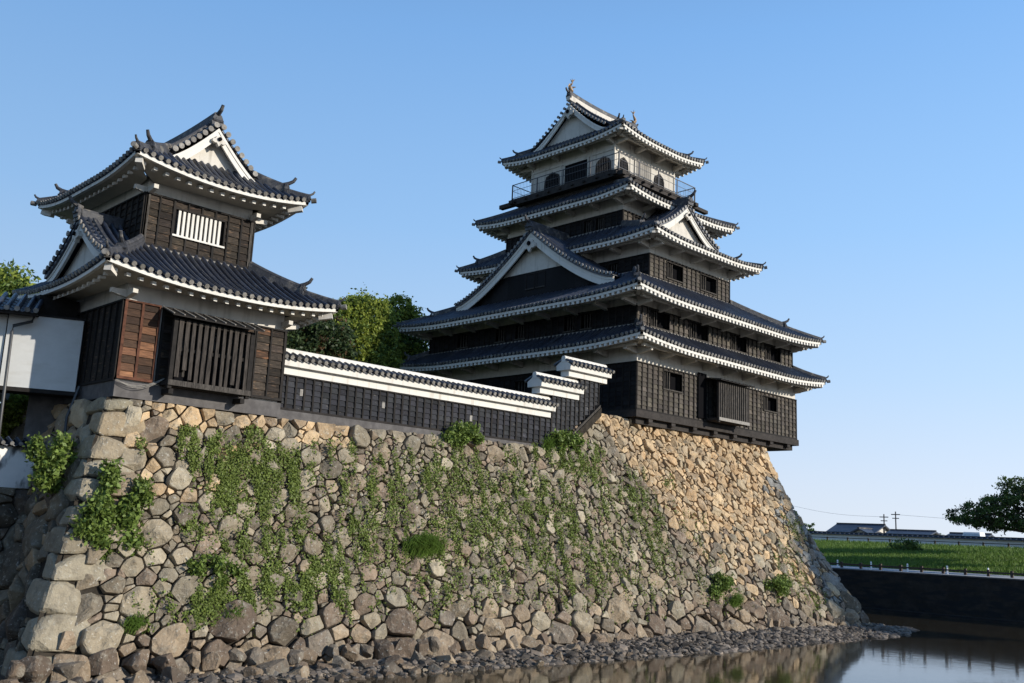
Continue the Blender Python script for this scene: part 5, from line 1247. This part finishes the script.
make_tree('garden_bush', (11.6, 39.6, 2.0), 'bright green bush seen under the white bay at the left edge', 'bush',
    [(13.0,39.9,3.9,.9,.7,.8),(11.4,39.4,3.5,1.2,.7,.9),(12.3,39.8,3.0,1.0,.7,1.0),(10.3,39.4,3.2,1.2,.7,1.0)], 14000, .09, M['leaf_bright'], .08, .35, None, 6)

# ================================================================== FAR BANK DETAILS
g_ = 'guard rail along the far bank'
gr = thing('guard_rail', (77.3, 34, -1.6), 'low brown post and rail fence on top of the far moat wall', 'fence')
brown = mat('brown_rail_paint', (.07,.05,.04), .7, .3)
rb = MB(); rb.box(77.22, 77.32, -20, 90, -1.36, -1.24); rb.build('rail', brown, gr)
k = 0; y = 8.0
while y < 62:
    pb = MB(); pb.box(77.18, 77.36, y-.09, y+.09, -1.6, -1.12); pb.build('post', brown, gr); y += 1.65
ur = thing('guard_rail', (112.3, 44, .6), 'brown railing along the top of the grass slope', 'fence')
rb = MB(); rb.box(112.3, 112.4, -10, 120, 1.12, 1.20); rb.build('rail', brown, ur)
y = 20.0
while y < 74:
    pb = MB(); pb.box(112.28, 112.44, y-.08, y+.08, .5, 1.26); pb.build('post', brown, ur); y += 2.6
wp = mat('white_post_paint', (.8,.8,.8), .5, .4)
for i, (yy, lab) in enumerate(((41.17, 'leftmost white marker post beside the far bank path, next to the stone wall edge'), (38.18, 'second white marker post from the left beside the far bank path'), (35.1, 'middle one of the five white marker posts beside the far bank path'), (31.92, 'fourth white marker post from the left beside the far bank path'), (28.82, 'rightmost white marker post beside the far bank path'))):
    g = MB(); g.tube([(80.1,yy,-1.68),(80.1,yy,-1.08),(80.1,yy,-1.02)], [.07,.07,.05], 8); t = thing('marker_post', (80.1,yy,-1.66), lab, 'marker post', 'white marker posts on the far bank'); g.build('post', wp, t)
    g = MB(); g.tube([(80.1,yy,-1.22),(80.1,yy,-1.15)], .074, 8); g.build('reflector', M['plaster_grey'], t)
uw = thing('boundary_wall', (115, 50, .6), 'long white plastered wall with a dark tiled coping above the grass slope', 'wall')
g = MB(); g.box(115, 115.3, -20, 150, .55, 1.62); g.build('wall_body', mat('bright_lime_wall', (.82,.80,.76), .8, .2, (.4,.12)), uw)
g = MB(); 
for sg in (-1, 1): g.hexa([(115.15+sg*.5,-20,1.64),(115.15+sg*.5,150,1.64),(115.15,150,1.82),(115.15,-20,1.82),(115.15+sg*.5,-20,1.60),(115.15+sg*.5,150,1.60),(115.15,150,1.76),(115.15,-20,1.76)])
yy = 22.0
while yy < 76: g.beam((114.62,yy,1.68),(115.15,yy,1.87), .14, .08); yy += .6
g.beam((115.15,-20,1.88),(115.15,150,1.88), .2, .12); g.build('tile_coping', M['tile'], uw)
def house(c, L, W, h, rh, axis, label, cat='house', wallm=None, roofm=None, zb=.6, name='house'):
    cx_, cy_ = c; t = thing(name, (cx_, cy_, zb), label, cat, 'houses beyond the far bank')
    hx, hy = (L/2, W/2) if axis == 'x' else (W/2, L/2)
    g = MB(); g.box(cx_-hx, cx_+hx, cy_-hy, cy_+hy, zb, zb+h)
    if axis == 'x': g.prism([(cx_-hx,cy_-hy,zb+h),(cx_-hx,cy_+hy,zb+h),(cx_-hx,cy_,zb+h+rh)], (2*hx,0,0))
    else: g.prism([(cx_-hx,cy_-hy,zb+h),(cx_+hx,cy_-hy,zb+h),(cx_,cy_-hy,zb+h+rh)], (0,2*hy,0))
    g.build('wall', wallm or M['plaster'], t); g = MB(); o_ = .5
    for sg in (-1, 1):
        if axis == 'x': g.hexa([(cx_-hx-o_,cy_+sg*(hy+o_),zb+h-.15),(cx_+hx+o_,cy_+sg*(hy+o_),zb+h-.15),(cx_+hx+o_,cy_,zb+h+rh+.03),(cx_-hx-o_,cy_,zb+h+rh+.03),(cx_-hx-o_,cy_+sg*(hy+o_),zb+h),(cx_+hx+o_,cy_+sg*(hy+o_),zb+h),(cx_+hx+o_,cy_,zb+h+rh+.2),(cx_-hx-o_,cy_,zb+h+rh+.2)])
        else: g.hexa([(cx_+sg*(hx+o_),cy_-hy-o_,zb+h-.15),(cx_+sg*(hx+o_),cy_+hy+o_,zb+h-.15),(cx_,cy_+hy+o_,zb+h+rh+.03),(cx_,cy_-hy-o_,zb+h+rh+.03),(cx_+sg*(hx+o_),cy_-hy-o_,zb+h),(cx_+sg*(hx+o_),cy_+hy+o_,zb+h),(cx_,cy_+hy+o_,zb+h+rh+.2),(cx_,cy_-hy-o_,zb+h+rh+.2)])
    rf = g.build('roof', roofm or mat('blue_grey_roof', (.05,.06,.085), .5, .4, (4,.3)), t)
    g = MB(); g.beam((cx_-hx-.5,cy_,zb+h+rh+.25),(cx_+hx+.5,cy_,zb+h+rh+.25), .25, .18) if axis == 'x' else g.beam((cx_,cy_-hy-.5,zb+h+rh+.25),(cx_,cy_+hy+.5,zb+h+rh+.25), .25, .18)
    g.build('ridge', M['ridge'], rf)
    for k in range(2):
        g = MB(); g.box(cx_-hx-.04, cx_-hx, cy_-hy*.5+k*hy*.7, cy_-hy*.5+k*hy*.7+.9, zb+h*.35, zb+h*.75); g.build('window', M['glass'], t)
    return t
house((130, 63.3), 6, 5.6, 1.5, 1.0, 'y', 'low house with a dark blue roof beyond the white wall, nearest the stone wall')
house((127, 61.0), 4, 2.6, 1.25, .6, 'x', 'small pale gabled annex right of the blue roofed house beyond the wall')
house((128, 55.2), 5, 5.0, 1.25, .55, 'y', 'long low house with a dark roof right of the two utility poles')
house((126, 47.2), 4, 4.6, 1.15, .45, 'y', 'dark roofed low building beyond the wall, below the left end of the leaning tree crown')
pale = mat('pale_blue_panel', (.35,.45,.55), .5, .4)
t = thing('parked_van', (120, 44.6, .6), 'small pale blue van beyond the white wall, under the spreading tree', 'van')
vx, vy, vz = 118.6, 44.4, .6
g = MB(); g.hexa([(vx,vy-1.1,vz+.9),(vx+1.7,vy-1.1,vz+.9),(vx+1.7,vy+1.1,vz+.9),(vx,vy+1.1,vz+.9),(vx+.1,vy-.95,vz+1.85),(vx+1.6,vy-.95,vz+1.85),(vx+1.6,vy+.85,vz+1.85),(vx+.1,vy+.85,vz+1.85)]); g.box(vx-.05,vx+1.75,vy-1.15,vy+1.6,vz+.3,vz+.92); g.build('body', mat('van_white', (.75,.76,.78), .35, .5), t)
g = MB(); g.hexa([(vx-.02,vy-.95,vz+1.05),(vx+.03,vy-.95,vz+1.05),(vx+.03,vy+.95,vz+1.05),(vx-.02,vy+.95,vz+1.05),(vx+.05,vy-.85,vz+1.7),(vx+.1,vy-.85,vz+1.7),(vx+.1,vy+.8,vz+1.7),(vx+.05,vy+.8,vz+1.7)]); g.build('window', pale, t)
for yy in (vy-.8, vy+1.1):
    for xx in (vx+.1, vx+1.6): g = MB(); g.tube([(xx-.1,yy,vz+.3),(xx+.1,yy,vz+.3)], .3, 12); g.build('wheel', M['metal'], t)
def pole(c, h, label):
    t = thing('utility_pole', (*c, .28), label, 'utility pole', 'utility poles beyond the far bank'); g = MB(); g.tube([(*c,.2),(*c,h)], [.11,.08], 8); g.build('pole', M['concrete'], t)
    g = MB(); g.box(c[0]-.06, c[0]+.06, c[1]-.6, c[1]+.6, h-.45, h-.33); g.box(c[0]-.06, c[0]+.06, c[1]-.45, c[1]+.45, h-.95, h-.84); g.build('crossarm', M['metal'], t); return t
pole((130.5, 60.2), 4.75, 'left and shorter of the two utility poles beyond the white wall'); pole((130, 58.35), 5.1, 'right and taller of the two utility poles beyond the white wall')
pw = M['metal']
for (A, B_, lab) in (((131, 75, 5.9), (130.5, 60.2, 4.4), 'thin wire from the left to the shorter utility pole'), ((130, 58.35, 4.7), (130, 20, 3.9), 'thin wire sagging right from the taller utility pole')):
    g = MB(); A = Vector(A); B_ = Vector(B_); g.tube([A.lerp(B_, t)-Z*(.45*math.sin(math.pi*t)) for t in np.linspace(0, 1, 12)], .014, 4); o = g.build('overhead_wire', M['grey_wood']); ident(o, lab, 'wire')
# spreading tree at the right edge
bl = []
rt = random.Random(5)
for (y_, z_, r_y, r_z) in ((36.6,2.9,1.0,.30),(35.6,3.3,1.5,.5),(34.4,3.0,1.8,.6),(34.2,4.1,1.4,.5),(33.2,5.0,1.3,.5),(32.0,5.7,1.3,.5),(33.0,2.6,1.6,.5),(31.0,6.2,1.4,.5),(32.6,3.6,1.7,.8),(32.3,4.7,1.3,.55),(30.8,4.3,1.8,1.1),(30.6,5.4,1.4,.65),(29,5.0,2.0,1.3),(28.6,6.1,1.6,.7),(27,5.6,2.0,1.4),(31.2,2.7,1.6,.4),(29.4,3.0,1.8,.5),(25,5.8,2.2,1.4),(23,5.2,2.2,1.2),(26.5,3.6,1.8,.8)):
    for k in range(2): bl.append((95+rt.uniform(-2.5,2.5), y_+rt.uniform(-.4,.4), z_+rt.uniform(-.15,.15), 1.6, r_y, r_z))
make_tree('spreading_tree', (95.5, 26.4, -.7), 'dark spreading tree with layered flat branches at the right edge', 'tree', bl, 30000, .115, M['leaf_mid'], .36, .34, None, 9, M['leaf_dark'], .3, twigs=90, trunk_h=2.2)
# low bushes on the slope and far trees on the skyline
def bush(c, r, label, n=2600, m=M['leaf_dark'], size=.12, name='bush', group='bushes on the far grass slope', cat='bush'):
    make_tree(name, c, label, cat, [(c[0], c[1], c[2]+r[2]*.7, *r), (c[0]+.3, c[1]+r[1]*.5, c[2]+r[2]*.5, r[0]*.7, r[1]*.6, r[2]*.7), (c[0], c[1]-r[1]*.6, c[2]+r[2]*.55, r[0]*.7, r[1]*.6, r[2]*.7)], n, size, m, .06, .35, group, 3, twigs=4)
bush((104, 46.0, -.35), (1.0,1.8,.9), 'dark green bush at the top middle of the far grass slope', m=M['leaf_mid'])
i = 0
labs = ['dark low tree right against the stone wall edge on the skyline', 'small far tree just left of the blue roofed house', 'far pale green tree between the house roof and the left pole', 'far tree behind the two utility poles', 'far tree just right of the taller utility pole', 'far low tree above the long dark roof', 'far tree near the middle of the skyline gap']
for (yy, xx, h, wd) in ((72.5,131,3.7,2.3),(69.0,142,3.1,1.2),(66.5,150,3.0,1.2),(67.5,155,3.2,1.5),(65.2,153,3.0,1.6),(63.6,156,2.9,1.5),(62,158,3.1,1.3)):
    bush((xx, yy, .6), (wd,wd,h*.42), labs[i], 1500, M['leaf_mid'], .2, 'far_tree', 'far trees on the skyline', 'tree'); i += 1
# off-frame trees on the far bank whose shade falls on the slope and the wall's far end
make_tree('bank_tree', (81.5, -22.5, -1.6), 'tall tree on the far bank well right of the frame', 'tree',
    [(81.2,-22.6,17.6,2.9,2.6,2.2),(82.0,-23.0,20.2,3.0,2.6,2.2),(81.6,-22.4,22.8,2.2,2.2,1.7),(81.2,-22.6,14.8,2.5,2.4,2)], 26000, .26, M['leaf_mid'], .45, 1.0, 'trees along the far bank', 11, trunk_h=14)
for k, (xx, yy, hh) in enumerate(((99.5, 28.5, 6.6), (108.0, 31.0, 7.5), (88.5, 20.5, 6.0))):
    make_tree('bank_tree', (xx, yy, -.6), ['leafy tree in the middle of the grass slope just right of the frame', 'tallest leafy tree by the upper railing right of the frame', 'leafy tree low on the grass slope right of the frame'][k], 'tree',
        [(xx,yy,hh,2.6,2.2,1.6),(xx-1.5,yy+1.2,hh-.9,2.0,1.5,1.2),(xx+1,yy-1.6,hh-.7,2.2,2.0,1.4),(xx-.5,yy,hh-2.2,2.4,2,1.4)], 11000, .22, M['leaf_mid'], .25, .8, 'trees along the far bank', 20+k, trunk_h=hh*.55)
